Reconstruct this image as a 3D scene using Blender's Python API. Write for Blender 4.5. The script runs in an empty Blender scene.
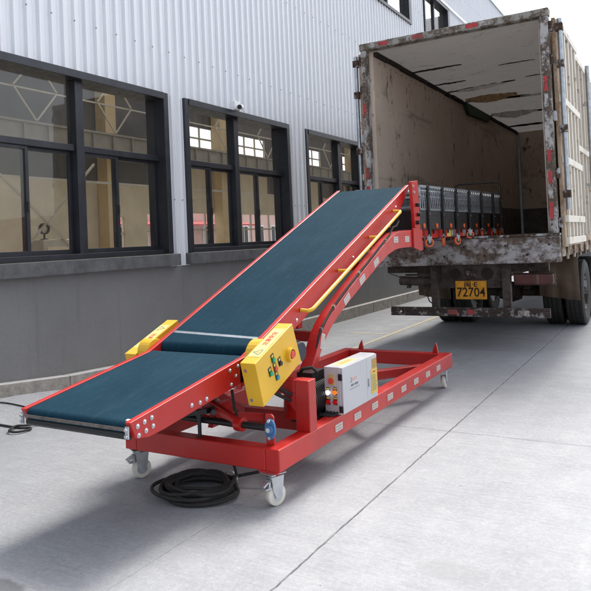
import bpy, bmesh, math, random
from mathutils import Vector, Matrix, noise
random.seed(7)
S = bpy.context.scene
COL = S.collection
R = math.radians

# ------------------------------------------------------------------ helpers
def tag(o, label=None, cat=None, group=None, kind=None):
    if label: o['label'] = label
    if cat: o['category'] = cat
    if group: o['group'] = group
    if kind: o['kind'] = kind
    return o

def empty(name, loc, label, cat, group=None):
    o = bpy.data.objects.new(name, None); COL.objects.link(o)
    o.location = loc; o.empty_display_size = .2
    return tag(o, label, cat, group)

def world(o):
    m = o.matrix_basis
    return world(o.parent) @ o.matrix_parent_inverse @ m if o.parent else m.copy()

def place(o, parent):
    COL.objects.link(o)
    if parent is not None:
        o.parent = parent
        o.matrix_parent_inverse = world(parent).inverted()
    return o

class MB:
    """collects shapes, then links them as one mesh object"""
    def __init__(s): s.bm = bmesh.new(); s.mi = 0
    def _f(s, vs):
        try:
            f = s.bm.faces.new(vs); f.material_index = s.mi; return f
        except ValueError: return None
    def box(s, x0, x1, y0, y1, z0, z1):
        v = [s.bm.verts.new(p) for p in ((x0,y0,z0),(x1,y0,z0),(x1,y1,z0),(x0,y1,z0),(x0,y0,z1),(x1,y0,z1),(x1,y1,z1),(x0,y1,z1))]
        for q in ((0,3,2,1),(4,5,6,7),(0,1,5,4),(1,2,6,5),(2,3,7,6),(3,0,4,7)): s._f([v[i] for i in q])
        return s
    def prism(s, pts, a, b, axis='x'):
        """polygon (2D) extruded from a to b along an axis; pts are (y,z), (x,z) or (x,y)"""
        def mk(p, t):
            return {'x': (t, p[0], p[1]), 'y': (p[0], t, p[1]), 'z': (p[0], p[1], t)}[axis]
        A = [s.bm.verts.new(mk(p, a)) for p in pts]; B = [s.bm.verts.new(mk(p, b)) for p in pts]
        n = len(pts)
        s._f(A[::-1]); s._f(B)
        for i in range(n): s._f([A[i], A[(i+1) % n], B[(i+1) % n], B[i]])
        return s
    def tube(s, path, r, n=8, closed=False, cap=True):
        P = [Vector(p) for p in path]; m = len(P)
        rr = r if isinstance(r, (list, tuple)) else [r]*m
        up = None; rings = []
        for i in range(m):
            a = P[(i-1) % m] if (closed or i > 0) else P[i]
            b = P[(i+1) % m] if (closed or i < m-1) else P[i]
            t = (b-a).normalized()
            if up is None:
                up = Vector((0,0,1)) if abs(t.z) < .9 else Vector((1,0,0))
            u = (up - t*up.dot(t))
            if u.length < 1e-5: u = t.orthogonal()
            u.normalize(); w = t.cross(u); up = u
            rings.append([s.bm.verts.new(P[i] + (u*math.cos(2*math.pi*k/n) + w*math.sin(2*math.pi*k/n))*rr[i]) for k in range(n)])
        for i in range(m if closed else m-1):
            A = rings[i]; B = rings[(i+1) % m]
            for k in range(n): s._f([A[k], A[(k+1) % n], B[(k+1) % n], B[k]])
        if cap and not closed: s._f(rings[0][::-1]); s._f(rings[-1])
        return s
    def cyl(s, a, b, r, n=20, r2=None):
        return s.tube([a, b], [r, r if r2 is None else r2], n)
    def bar(s, a, b, w, h, up=(0,0,1)):
        """rectangular bar from a to b, w sideways, h along up"""
        a = Vector(a); b = Vector(b); t = (b-a).normalized(); u = Vector(up); u = (u - t*u.dot(t)).normalized(); q = t.cross(u)
        v = []
        for c in (a, b):
            for su, sq in ((-1,-1),(1,-1),(1,1),(-1,1)): v.append(s.bm.verts.new(c + u*su*h/2 + q*sq*w/2))
        for f in ((3,2,1,0),(4,5,6,7),(0,1,5,4),(1,2,6,5),(2,3,7,6),(3,0,4,7)): s._f([v[i] for i in f])
        return s
    def lathe(s, prof, c, axis='x', n=28):
        """prof: (radius, t) pairs, closed loop; revolved round an axis through c"""
        c = Vector(c); rings = []
        for k in range(n):
            an = 2*math.pi*k/n; ca, sa = math.cos(an), math.sin(an)
            ring = []
            for r, t in prof:
                p = {'x': (t, r*ca, r*sa), 'y': (r*ca, t, r*sa), 'z': (r*ca, r*sa, t)}[axis]
                ring.append(s.bm.verts.new(c + Vector(p)))
            rings.append(ring)
        m = len(prof)
        for k in range(n):
            A = rings[k]; B = rings[(k+1) % n]
            for i in range(m): s._f([A[i], A[(i+1) % m], B[(i+1) % m], B[i]])
        return s
    def text(s, body, size, origin, ux, uy, depth=.001, bold=0):
        """extruded lettering laid out from origin along ux, up along uy"""
        cu = bpy.data.curves.new('t', 'FONT'); cu.body = body; cu.size = size; cu.extrude = depth; cu.offset = bold
        cu.align_x = 'CENTER'; cu.align_y = 'CENTER'; cu.resolution_u = 3
        ob = bpy.data.objects.new('t', cu); COL.objects.link(ob)
        bpy.context.view_layer.update()
        me = bpy.data.meshes.new_from_object(ob.evaluated_get(bpy.context.evaluated_depsgraph_get()))
        ux = Vector(ux).normalized(); uy = Vector(uy); sy = uy.length; uy.normalize(); uz = ux.cross(uy)
        M = Matrix((ux, uy*sy, uz)).transposed().to_4x4(); M.translation = Vector(origin)
        me.transform(M)
        n0 = len(s.bm.faces)
        s.bm.from_mesh(me); s.bm.faces.ensure_lookup_table()
        for f in s.bm.faces[n0:]: f.material_index = s.mi
        bpy.data.objects.remove(ob); bpy.data.curves.remove(cu); bpy.data.meshes.remove(me)
        return s
    def mesh(s, name):
        bmesh.ops.recalc_face_normals(s.bm, faces=s.bm.faces)
        me = bpy.data.meshes.new(name); s.bm.to_mesh(me); s.bm.free(); return me
    def build(s, name, mats, parent=None, bevel=0, smooth=False, seg=2):
        me = s.mesh(name)
        return link(name, me, mats, parent, bevel, smooth, seg)

def islands(bm):
    seen = set(); out = []
    for f in bm.faces:
        if f.index in seen: continue
        st = [f]; seen.add(f.index); grp = []
        while st:
            g = st.pop(); grp.append(g)
            for v in g.verts:
                for h in v.link_faces:
                    if h.index not in seen: seen.add(h.index); st.append(h)
        out.append(grp)
    return out

def each(b, name, mats, parent, bevel=0, smooth=False):
    """every separate piece of b becomes an object of its own; returns the first"""
    bm = b.bm; bm.faces.index_update(); bm.faces.ensure_lookup_table(); first = None
    for grp in islands(bm):
        q = MB(); m = {}
        for f in grp:
            for v in f.verts:
                if v not in m: m[v] = q.bm.verts.new(v.co)
            nf = q.bm.faces.new([m[v] for v in f.verts]); nf.material_index = f.material_index
        o = q.build(name, mats, parent, bevel, smooth)
        first = first or o
    bm.free(); return first

def link(name, me, mats, parent=None, bevel=0, smooth=False, seg=2):
    if not len(me.materials):
        for m in (mats if isinstance(mats, (list, tuple)) else [mats]): me.materials.append(m)
    o = bpy.data.objects.new(name, me)
    if smooth:
        me.polygons.foreach_set('use_smooth', [True]*len(me.polygons))
        me.set_sharp_from_angle(angle=R(35))
    if bevel:
        b = o.modifiers.new('b', 'BEVEL'); b.width = bevel; b.segments = seg; b.limit_method = 'ANGLE'; b.angle_limit = R(40)
        b.harden_normals = False
    place(o, parent)
    return o

# ------------------------------------------------------------------ materials
class NT:
    def __init__(s, name):
        s.m = bpy.data.materials.new(name); s.m.use_nodes = True; s.t = s.m.node_tree; s.t.nodes.clear()
        s.out = s.n('ShaderNodeOutputMaterial'); s.b = s.n('ShaderNodeBsdfPrincipled'); s.l(s.b.outputs[0], s.out.inputs[0])
        s.tc = s.n('ShaderNodeTexCoord')
    def n(s, t, **k):
        x = s.t.nodes.new(t)
        for a, v in k.items(): setattr(x, a, v)
        return x
    def l(s, a, b): s.t.links.new(a, b)
    def co(s, scale=(1,1,1), rot=(0,0,0), loc=(0,0,0)):
        m = s.n('ShaderNodeMapping'); m.inputs['Scale'].default_value = scale; m.inputs['Rotation'].default_value = rot; m.inputs['Location'].default_value = loc
        s.l(s.tc.outputs['Object'], m.inputs[0]); return m.outputs[0]
    def noise(s, sc=5, det=4, rough=.55, co=None, dist=0):
        x = s.n('ShaderNodeTexNoise'); x.inputs['Scale'].default_value = sc; x.inputs['Detail'].default_value = det
        x.inputs['Roughness'].default_value = rough; x.inputs['Distortion'].default_value = dist
        s.l(co if co else s.tc.outputs['Object'], x.inputs['Vector']); return x.outputs['Fac']
    def ramp(s, fac, stops, interp='LINEAR'):
        x = s.n('ShaderNodeValToRGB'); x.color_ramp.interpolation = interp; e = x.color_ramp.elements
        while len(e) < len(stops): e.new(.5)
        for i, (p, c) in enumerate(stops):
            e[i].position = p; e[i].color = (c, c, c, 1) if isinstance(c, (int, float)) else (*c, 1)
        s.l(fac, x.inputs[0]); return x.outputs[0]
    def mix(s, fac, a, b, mode='MIX'):
        x = s.n('ShaderNodeMix', data_type='RGBA', blend_type=mode)
        for i, v in ((0, fac), (6, a), (7, b)):
            if isinstance(v, (int, float)): x.inputs[i].default_value = v if i == 0 else (v, v, v, 1)
            elif isinstance(v, (tuple, list)): x.inputs[i].default_value = (*v, 1)
            else: s.l(v, x.inputs[i])
        return x.outputs[2]
    def math(s, op, a, b=0, c=0):
        x = s.n('ShaderNodeMath', operation=op)
        for i, v in enumerate((a, b, c)):
            if isinstance(v, (int, float)): x.inputs[i].default_value = v
            else: s.l(v, x.inputs[i])
        return x.outputs[0]
    def bump(s, h, st=.3, d=.01):
        x = s.n('ShaderNodeBump'); x.inputs['Strength'].default_value = st; x.inputs['Distance'].default_value = d
        s.l(h, x.inputs['Height']); s.l(x.outputs[0], s.b.inputs['Normal'])
    def set(s, col=None, rough=None, metal=None, spec=None, coat=None):
        for k, v in (('Base Color', col), ('Roughness', rough), ('Metallic', metal), ('Specular IOR Level', spec), ('Coat Weight', coat)):
            if v is None: continue
            if isinstance(v, (int, float)): s.b.inputs[k].default_value = v
            elif isinstance(v, (tuple, list)): s.b.inputs[k].default_value = (*v, 1)
            else: s.l(v, s.b.inputs[k])
        return s.m

def simple(name, col, rough=.5, metal=0, var=.12, sc=6, bump=.0, coat=0, bs=80, spec=.5, wear=0):
    t = NT(name)
    f = t.noise(sc, 5)
    c = t.mix(t.ramp(f, [(.3, 0.), (.7, 1.)]), tuple(x*(1-var) for x in col), tuple(min(1, x*(1+var)) for x in col))
    if wear:
        d = t.ramp(t.noise(2.6, 9, .75), [(.5, 0.), (.72, 1.)])
        c = t.mix(t.math('MULTIPLY', d, wear*.5), c, tuple(x*.55+.06 for x in col))
        k = t.ramp(t.noise(16, 9, .8, t.co((1, 1, 2.5))), [(.655, 0.), (.675, 1.)])
        c = t.mix(t.math('MULTIPLY', k, wear), c, (.16, .10, .08))
    r = t.ramp(t.noise(sc*3, 4), [(.3, max(0, rough-.07)), (.7, min(1, rough+.1))])
    if bump: t.bump(t.noise(bs, 3), bump, .003)
    t.b.inputs['Coat Roughness'].default_value = .12
    return t.set(c, r, metal, spec, coat)

M = {}
M['red'] = simple('red_paint', (.45, .013, .010), .36, 0, .12, 3, .08, .12, 40, wear=.45)
M['red2'] = simple('red_paint_dull', (.38, .014, .009), .45, 0, .15, 4, .05, .1, 40, wear=.5)
M['yellow'] = simple('yellow_paint', (.72, .42, .02), .4, 0, .07, 3, .04, .15, wear=.25)
M['ysheet'] = simple('yellow_sheet', (.62, .45, .09), .6, 0, .05, 9)
M['psheet'] = simple('pale_yellow_sheet', (.74, .64, .22), .5, 0, .04, 9)
M['tan'] = simple('tan_label', (.42, .24, .07), .6, 0, .15, 60)
M['white'] = simple('white_enamel', (.46, .465, .485), .35, 0, .03, 3, 0, .2)
M['greyink'] = simple('grey_ink', (.12, .13, .15), .6)
M['orangeink'] = simple('orange_ink', (.7, .2, .06), .6)
M['redink'] = simple('red_ink', (.62, .07, .05), .6)
M['black'] = simple('black_plastic', (.012, .012, .013), .42, 0, .2, 8)
M['blackmetal'] = simple('black_painted_metal', (.014, .014, .015), .38, 0, .2, 8)
M['blacksatin'] = simple('black_crossmember', (.022, .02, .02), .5, 0, .4, 12)
M['rubber'] = simple('rubber', (.018, .017, .016), .75, 0, .25, 14, .2)
M['steel'] = simple('zinc_steel', (.55, .57, .60), .42, .8, .15, 10)
M['chrome'] = simple('bright_bolt', (.78, .78, .78), .2, 1, .05)
M['galv'] = simple('galvanised', (.42, .45, .48), .38, .8, .2, 18)
M['wheelw'] = simple('cream_nylon', (.66, .63, .55), .45, 0, .08, 12)
M['blue'] = simple('bearing_blue', (.05, .16, .34), .4, 0, .2, 20)
M['navy'] = simple('navy_motor', (.005, .010, .03), .5, 0, .2, 20)
M['orange'] = simple('orange_wheel', (.62, .09, .012), .42, 0, .12, 10)
M['green'] = simple('green_button', (.01, .30, .14), .3)
M['cyan'] = simple('teal_button', (.01, .22, .30), .3)
M['frame'] = simple('anodised_charcoal', (.028, .030, .038), .38, .3, .2, 5)
M['lattice'] = simple('bright_zinc', (.30, .32, .34), .45, .35, .2, 18)
M['handle'] = simple('white_handle', (.7, .7, .7), .4)
M['screw'] = simple('screw_grey', (.2, .2, .2), .5)
M['nosebar'] = simple('worn_nose_bar', (.17, .15, .14), .35, .7, .3, 30)
M['camw'] = simple('camera_white', (.75, .75, .75), .4)

def em(name, col, st):
    t = NT(name); t.b.inputs['Emission Color'].default_value = (*col, 1); t.b.inputs['Emission Strength'].default_value = st
    return t.set(col, .3)
M['lampw'] = em('white_pilot_lamp', (1, 1, 1), 1.2)
M['lampo'] = em('orange_pilot_lamp', (.9, .22, .02), .25)
M['lampr'] = em('red_pilot_lamp', (.5, .01, .01), .05)

# belt: fine cross-ribbed teal pvc
t = NT('teal_belt')
f = t.ramp(t.noise(2.5, 5), [(.3, 0.), (.75, 1.)])
c = t.mix(f, (.005, .028, .047), (.0075, .037, .060))
c = t.mix(t.math('MULTIPLY', t.ramp(t.noise(9, 6, .7, t.co((6, .5, .5))), [(.5, 0.), (.7, 1.)]), .5), c, (.016, .052, .074))
c = t.mix(t.math('MULTIPLY', t.ramp(t.noise(26, 8, .8), [(.56, 0.), (.66, 1.)]), .3), c, (.05, .085, .10))
c = t.mix(t.math('MULTIPLY', t.ramp(t.noise(1.6, 6, .7, t.co((3, .4, .4), (0, 0, R(12)))), [(.55, 0.), (.7, 1.)]), .35), c, (.035, .07, .09))
w = t.n('ShaderNodeTexWave', wave_type='BANDS', bands_direction='X'); w.inputs['Scale'].default_value = 38; w.inputs['Distortion'].default_value = .4
t.l(t.co(), w.inputs[0]); t.bump(w.outputs['Fac'], .25, .0015)
M['belt'] = t.set(c, .85, 0, .1)

# galvanised cladding paint, vertical dirt streaks
t = NT('cladding_paint')
st = t.ramp(t.noise(3, 6, .65, t.co((1, 3, .12))), [(.35, 0.), (.75, 1.)])
c = t.mix(st, (.70, .72, .755), (.79, .80, .82))
d = t.ramp(t.noise(5, 5, .6, t.co((1, 1, .5))), [(.62, 0.), (.85, 1.)])
c = t.mix(t.math('MULTIPLY', d, .35), c, (.42, .43, .44))
M['clad'] = t.set(c, t.ramp(st, [(0, .36), (1, .5)]), .15)

# grey plaster
t = NT('grey_plaster')
n1 = t.noise(1.1, 6, .6); n2 = t.noise(28, 5, .6)
c = t.mix(t.ramp(n1, [(.3, 0.), (.7, 1.)]), (.175, .175, .178), (.215, .214, .216))
c = t.mix(t.math('MULTIPLY', t.ramp(n2, [(.35, 0.), (.7, 1.)]), .35), c, (.18, .178, .175))
stn = t.ramp(t.noise(4, 6, .65, t.co((1, 1.5, .15))), [(.58, 0.), (.8, 1.)])
c = t.mix(t.math('MULTIPLY', stn, .4), c, (.23, .225, .215))
st2 = t.ramp(t.noise(3, 7, .7, t.co((1, 2.4, .12), (0, 0, 0), (7, 1, 2))), [(.55, 0.), (.7, 1.)])
c = t.mix(t.math('MULTIPLY', st2, .35), c, (.10, .10, .103))
# rising damp band near the pavement
sx = t.n('ShaderNodeSeparateXYZ'); t.l(t.tc.outputs['Object'], sx.inputs[0])
lo = t.math('ADD', sx.outputs[2], t.math('MULTIPLY', t.noise(2.2, 4), .25))
damp = t.ramp(lo, [(.38, 1.), (.58, 0.)])
c = t.mix(t.math('MULTIPLY', damp, .4), c, (.19, .18, .155))
t.bump(t.math('ADD', n2, t.math('MULTIPLY', t.noise(5, 4), 1.5)), .5, .012)
M['plaster'] = t.set(c, .8, 0, .3)

# cement sill
t = NT('dark_cement')
c = t.mix(t.ramp(t.noise(7, 7, .65), [(.3, 0.), (.7, 1.)]), (.055, .057, .062), (.125, .125, .13))
c = t.mix(t.math('MULTIPLY', t.ramp(t.noise(5, 6, .7, t.co((1, 6, .4))), [(.6, 0.), (.75, 1.)]), .5), c, (.22, .22, .22))
t.bump(t.noise(30, 4), .4, .006)
M['cement'] = t.set(c, .7)

# concrete ground
t = NT('concrete_slab')
sx = t.n('ShaderNodeSeparateXYZ'); t.l(t.tc.outputs['Object'], sx.inputs[0]); X, Y = sx.outputs[0], sx.outputs[1]
n1 = t.noise(.55, 8, .62); n2 = t.noise(3.2, 7, .65); n3 = t.noise(55, 4, .6)
c = t.mix(t.ramp(n1, [(.3, 0.), (.72, 1.)]), (.275, .284, .297), (.36, .368, .38))
c = t.mix(t.math('MULTIPLY', t.ramp(n2, [(.42, 0.), (.72, 1.)]), .40), c, (.215, .222, .235))
# worn polished tracks running along the yard
tr = t.ramp(t.noise(1.6, 7, .7, t.co((2.6, .16, 1), (0, 0, R(-7)))), [(.54, 0.), (.66, 1.)])
c = t.mix(t.math('MULTIPLY', tr, .22), c, (.44, .44, .44))
n4 = t.noise(1.7, 9, .72, None, .6)
c = t.mix(t.math('MULTIPLY', t.ramp(n4, [(.42, 0.), (.60, 1.)]), .45), c, (.245, .25, .262))
n5 = t.noise(7, 8, .75)
c = t.mix(t.math('MULTIPLY', t.ramp(n5, [(.5, 0.), (.62, 1.)]), .28), c, (.42, .42, .42))
dk = t.ramp(t.noise(2.3, 7, .75, t.co((1.8, .22, 1), (0, 0, R(-4)), (3, 8, 0))), [(.6, 0.), (.74, 1.)])
c = t.mix(t.math('MULTIPLY', dk, .28), c, (.22, .225, .235))
# broomed texture across
br = t.noise(1, 3, .6, t.co((3.5, 48, 1), (0, 0, R(7))))
c = t.mix(t.math('MULTIPLY', t.math('MULTIPLY', t.ramp(br, [(.5, 0.), (.62, 1.)]), t.ramp(t.noise(.8, 4), [(.42, .05), (.62, 1.)])), .5), c, (.20, .21, .22))
gr = t.ramp(t.noise(120, 3, .7), [(.3, 0.), (.7, 1.)])
c = t.mix(t.math('MULTIPLY', gr, .45), c, (.175, .18, .19))
g2 = t.ramp(t.noise(38, 6, .8), [(.46, 0.), (.60, 1.)])
c = t.mix(t.math('MULTIPLY', g2, .28), c, (.43, .43, .43))
# pits and specks
v = t.n('ShaderNodeTexVoronoi'); v.inputs['Scale'].default_value = 4.5; t.l(t.tc.outputs['Object'], v.inputs[0])
spot = t.math('MULTIPLY', t.ramp(v.outputs['Distance'], [(.028, 1.), (.045, 0.)]), t.ramp(t.noise(2.1, 3), [(.50, 0.), (.56, 1.)]))
c = t.mix(t.math('MULTIPLY', spot, .75), c, (.09, .09, .09))
# leaf-brown flecks
v2 = t.n('ShaderNodeTexVoronoi'); v2.inputs['Scale'].default_value = 1.3; t.l(t.co((1, 1, 1), (0, 0, 0), (5.3, 2.2, 0)), v2.inputs[0])
lf = t.math('MULTIPLY', t.ramp(v2.outputs['Distance'], [(.03, 1.), (.055, 0.)]), t.ramp(n3, [(.42, 0.), (.5, 1.)]))
c = t.mix(t.math('MULTIPLY', lf, .5), c, (.40, .25, .13))
# darker patches at the bottom of the yard
def blob(cx, cy, rx, ry):
    a = t.math('DIVIDE', t.math('SUBTRACT', X, cx), rx); b = t.math('DIVIDE', t.math('SUBTRACT', Y, cy), ry)
    d = t.math('ADD', t.math('MULTIPLY', a, a), t.math('MULTIPLY', b, b))
    return t.ramp(t.math('ADD', d, t.math('MULTIPLY', n2, 1.2)), [(.75, 1.), (1., 0.)])
c = t.mix(t.math('MULTIPLY', blob(2.82, 2.11, .28, .10), .7), c, (.09, .095, .1))
c = t.mix(t.math('MULTIPLY', blob(4.6, 3.1, .3, .16), .35), c, (.2, .2, .2))
# joints: a sawn line along the yard and cross joints, wandering slightly
wob = t.math('MULTIPLY', t.math('SUBTRACT', t.noise(11, 6, .7), .5), .022)
def line(coord, at, w):
    d = t.math('ABSOLUTE', t.math('SUBTRACT', t.math('ADD', coord, wob), at))
    return t.ramp(d, [(w*.6, 1.), (w*1.4, 0.)])
jn = line(X, 3.935, .0038)
for a, cc, w in ((8.4, X, .004), (-.4, X, .004), (5.22, Y, .003), (11.6, Y, .005), (-1., Y, .006), (18., Y, .006)):
    jn = t.math('MAXIMUM', jn, line(cc, a, w))
jn = t.math('MAXIMUM', jn, t.math('MULTIPLY', line(X, 3.27, .0025), .3))
jmask = t.math('MULTIPLY', jn, t.ramp(t.noise(3, 5, .7), [(.38, .25), (.52, 1.)]))
c = t.mix(t.math('MULTIPLY', jmask, .92), c, (.035, .035, .035))
h = t.math('ADD', t.math('MULTIPLY', br, .7), t.math('MULTIPLY', n3, .5)); h = t.math('SUBTRACT', h, t.math('MULTIPLY', jn, 2.))
t.bump(h, .55, .008)
M['concrete'] = t.set(c, t.ramp(n2, [(.3, .55), (.7, .75)]), 0, .4)

t = NT('worn_yellow_paint')
a = t.ramp(t.noise(6, 7, .75), [(.42, 0.), (.62, 1.)])
c = t.mix(a, (.40, .395, .37), (.55, .42, .17))
M['yline'] = t.set(c, .7)

t = NT('kerb_stone')
c = t.mix(t.ramp(t.noise(9, 7, .7), [(.3, 0.), (.7, 1.)]), (.22, .20, .175), (.42, .39, .35))
sz = t.n('ShaderNodeSeparateXYZ'); t.l(t.tc.outputs['Normal'], sz.inputs[0])
c = t.mix(t.math('MULTIPLY', t.ramp(sz.outputs[2], [(.5, 0.), (.9, 1.)]), .8), c, (.56, .555, .54))
t.bump(t.noise(22, 6, .7), .9, .02)
M['kerb'] = t.set(c, .85)

# rusty chipped white paint (truck frame)
def rusty(name, paint, rust1, rust2, lo, hi, sc=5, stretch=(1, 1, 1)):
    t = NT(name)
    n = t.noise(sc, 9, .72, t.co(stretch)); n2 = t.noise(sc*5, 6, .7)
    r = t.mix(t.ramp(n2, [(.35, 0.), (.65, 1.)]), rust1, rust2)
    f = t.ramp(t.math('ADD', n, t.math('MULTIPLY', t.math('SUBTRACT', n2, .5), .25)), [(lo, 0.), (hi, 1.)])
    c = t.mix(f, r, paint)
    t.bump(t.math('ADD', f, n2), .5, .006)
    return t.set(c, t.ramp(f, [(0, .85), (1, .5)]), 0, .35)
M['sillpaint'] = rusty('chipped_white_sill', (.37, .36, .36), (.05, .037, .03), (.17, .125, .10), .46, .58, 3.4, (1, 1, 1.5))
M['rustframe'] = rusty('rusted_frame', (.36, .36, .37), (.035, .022, .017), (.09, .055, .035), .5, .58, 4)
M['jamb'] = rusty('worn_jamb', (.42, .41, .40), (.06, .048, .04), (.16, .12, .09), .46, .56, 6, (1, 1, .5))
M['header'] = rusty('header_frame', (.30, .285, .25), (.08, .062, .05), (.16, .12, .09), .45, .55, 6)
M['chassis'] = rusty('chassis_brown', (.075, .058, .048), (.028, .021, .018), (.055, .038, .03), .4, .6, 5)
M['bumper'] = rusty('bumper_paint', (.26, .24, .23), (.025, .018, .016), (.07, .05, .042), .52, .58, 7)
M['cream'] = rusty('cream_frame', (.68, .64, .56), (.3, .2, .13), (.4, .3, .2), .33, .42, 6)
M['ribwall'] = rusty('box_side', (.40, .30, .21), (.18, .10, .06), (.32, .22, .14), .4, .55, 3, (1, 1, .4))
M['siderail'] = rusty('side_rail_rust', (.40, .34, .27), (.07, .045, .03), (.2, .13, .09), .47, .57, 7)
M['redtape'] = rusty('red_tape', (.46, .045, .05), (.10, .04, .035), (.28, .14, .12), .42, .5, 13)
M['whitetape'] = rusty('white_tape', (.45, .44, .43), (.13, .10, .085), (.3, .26, .23), .46, .54, 13)
M['amber'] = simple('plate_yellow', (.62, .27, .01), .5, 0, .25, 14)
M['lampred'] = simple('dusty_red_lens', (.075, .02, .018), .35, 0, .3, 14)
M['tarp'] = simple('dusty_flap', (.11, .075, .05), .8, 0, .35, 4, .3)

# plywood inside the box
def ply(name, a, b, rot=(0, 0, 0), dark=.5, cr=(1, .1, 1)):
    t = NT(name)
    n = t.noise(1.1, 6, .6)
    c = t.mix(t.ramp(n, [(.3, 0.), (.7, 1.)]), a, b)
    sc = t.ramp(t.noise(3.4, 9, .82, t.co((1, 1.6, .55))), [(.575, 0.), (.60, 1.)])
    c = t.mix(t.math('MULTIPLY', sc, dark), c, (.045, .03, .022))
    st = t.ramp(t.noise(2.2, 6, .7, t.co(cr)), [(.58, 0.), (.66, 1.)])
    c = t.mix(t.math('MULTIPLY', st, dark*.5), c, (.10, .07, .05))
    ch = t.math('MULTIPLY', t.ramp(t.noise(13, 5, .7, t.co((1, 1.3, .5))), [(.625, 0.), (.66, 1.)]), t.ramp(t.noise(1.3, 3), [(.50, 0.), (.60, 1.)]))
    c = t.mix(t.math('MULTIPLY', ch, .85), c, (.05, .035, .028))
    lg = t.ramp(t.noise(5, 6, .7, t.co((1, 1, .25), (0, 0, 0), (4, 4, 4))), [(.64, 0.), (.72, 1.)])
    c = t.mix(t.math('MULTIPLY', lg, .35), c, (.5, .42, .34))
    t.bump(t.noise(12, 5), .3, .008)
    return t.set(c, .75, 0, .25)
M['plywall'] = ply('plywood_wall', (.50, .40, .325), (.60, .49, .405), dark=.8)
M['plyceil'] = ply('translucent_ply_ceiling', (.29, .265, .235), (.37, .34, .305), dark=.8, cr=(.35, 3, 1))
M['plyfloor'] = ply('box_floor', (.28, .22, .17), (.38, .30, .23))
M['liner'] = simple('dark_liner', (.10, .09, .085), .7, 0, .35, 5, .3)
M['torn'] = simple('torn_ply', (.32, .21, .11), .8, 0, .4, 20, .5)
M['tornw'] = simple('torn_white_laminate', (.55, .52, .48), .7, 0, .25, 20, .5)
M['crack'] = simple('open_crack', (.02, .014, .01), .9)
M['greenbit'] = simple('green_moss_strip', (.035, .055, .025), .8, 0, .4, 30, .6)

# interior of the hall
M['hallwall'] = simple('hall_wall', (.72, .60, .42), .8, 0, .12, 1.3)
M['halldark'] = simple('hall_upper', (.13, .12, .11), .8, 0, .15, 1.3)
M['hallfloor'] = simple('hall_floor', (.28, .26, .22), .6, 0, .1, 2)
M['hallsteel'] = simple('hall_steel', (.55, .48, .38), .6, 0, .12, 3)
M['beam'] = simple('crane_beam', (.30, .26, .20), .6, 0, .12, 3)
M['pillar'] = simple('pillar_buff', (.68, .50, .28), .7, 0, .08, 3)

# glass
t = NT('window_glass'); t.t.nodes.remove(t.b)
tr_ = t.n('ShaderNodeBsdfTransparent'); tr_.inputs[0].default_value = (.95, .96, .95, 1)
gl = t.n('ShaderNodeBsdfGlossy'); gl.inputs['Roughness'].default_value = .015
df = t.n('ShaderNodeBsdfDiffuse'); df.inputs[0].default_value = (.45, .41, .35, 1)
lw = t.n('ShaderNodeLayerWeight'); fr = t.n('ShaderNodeValToRGB'); el = fr.color_ramp.elements
el[0].position = 0; el[0].color = (.03, .03, .03, 1); el[1].position = 1; el[1].color = (.9, .9, .9, 1)
for p_, c_ in ((.4, .035), (.7, .09), (.85, .25)):
    e_ = el.new(p_); e_.color = (c_, c_, c_, 1)
t.l(lw.outputs['Facing'], fr.inputs[0])
ms = t.n('ShaderNodeMixShader'); t.l(fr.outputs[0], ms.inputs[0]); t.l(tr_.outputs[0], ms.inputs[1]); t.l(gl.outputs[0], ms.inputs[2])
ms2 = t.n('ShaderNodeMixShader'); t.l(t.ramp(t.noise(1.5, 5), [(.35, .004), (.75, .05)]), ms2.inputs[0]); t.l(ms.outputs[0], ms2.inputs[1]); t.l(df.outputs[0], ms2.inputs[2])
t.l(ms2.outputs[0], t.out.inputs[0]); M['glass'] = t.m

# ------------------------------------------------------------------ ground
def sm(a): a = max(0, min(1, a)); return a*a*(3-2*a)
def gz(x, y):
    r = .20*sm((6.1-y)/2.2)
    return r*sm((.62-x)/.52)
bm = bmesh.new()
xs = [-400, -60, -12] + [-.3+i*.08 for i in range(20)] + [1.6, 3, 6, 12, 60, 400]
ys = [-300, -40, -8, 0, 1.5] + [2.5+i*.2 for i in range(22)] + [7.5, 12, 24, 60, 400]
g = [[bm.verts.new((x, y, gz(x, y))) for x in xs] for y in ys]
for j in range(len(ys)-1):
    for i in range(len(xs)-1): bm.faces.new((g[j][i], g[j][i+1], g[j+1][i+1], g[j+1][i]))
me = bpy.data.meshes.new('ground'); bm.to_mesh(me); bm.free()
tag(link('ground', me, M['concrete'], smooth=True), kind='structure')
b = MB(); b.box(1.56, 1.63, 4.9, 17, .0, .004); b.box(-0.0+.9, 1.56, 9.9, 9.96, .0, .004)
tag(b.build('road_marking', M['yline']), 'faded yellow parking line painted on the concrete', None, None, 'structure')

# kerb: a run of stone blocks that follows the foot of the wall
b = MB(); y = 1.0; random.seed(3)
while y < 44:
    L = .98
    z = lambda yy: max(.2, gz(.1, yy)+.13)
    y1 = y+L-.008; o = random.uniform(-.006, .006)
    x1 = .12+o
    v = [b.bm.verts.new(p) for p in ((0,y,-.05),(x1,y,-.05),(x1,y1,-.05),(0,y1,-.05),(0,y,z(y)),(x1,y,z(y)),(x1,y1,z(y1)),(0,y1,z(y1)))]
    for q in ((0,3,2,1),(4,5,6,7),(0,1,5,4),(1,2,6,5),(2,3,7,6),(3,0,4,7)): b._f([v[i] for i in q])
    y += L
tag(b.build('kerb', M['kerb'], bevel=.008), kind='structure')

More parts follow.
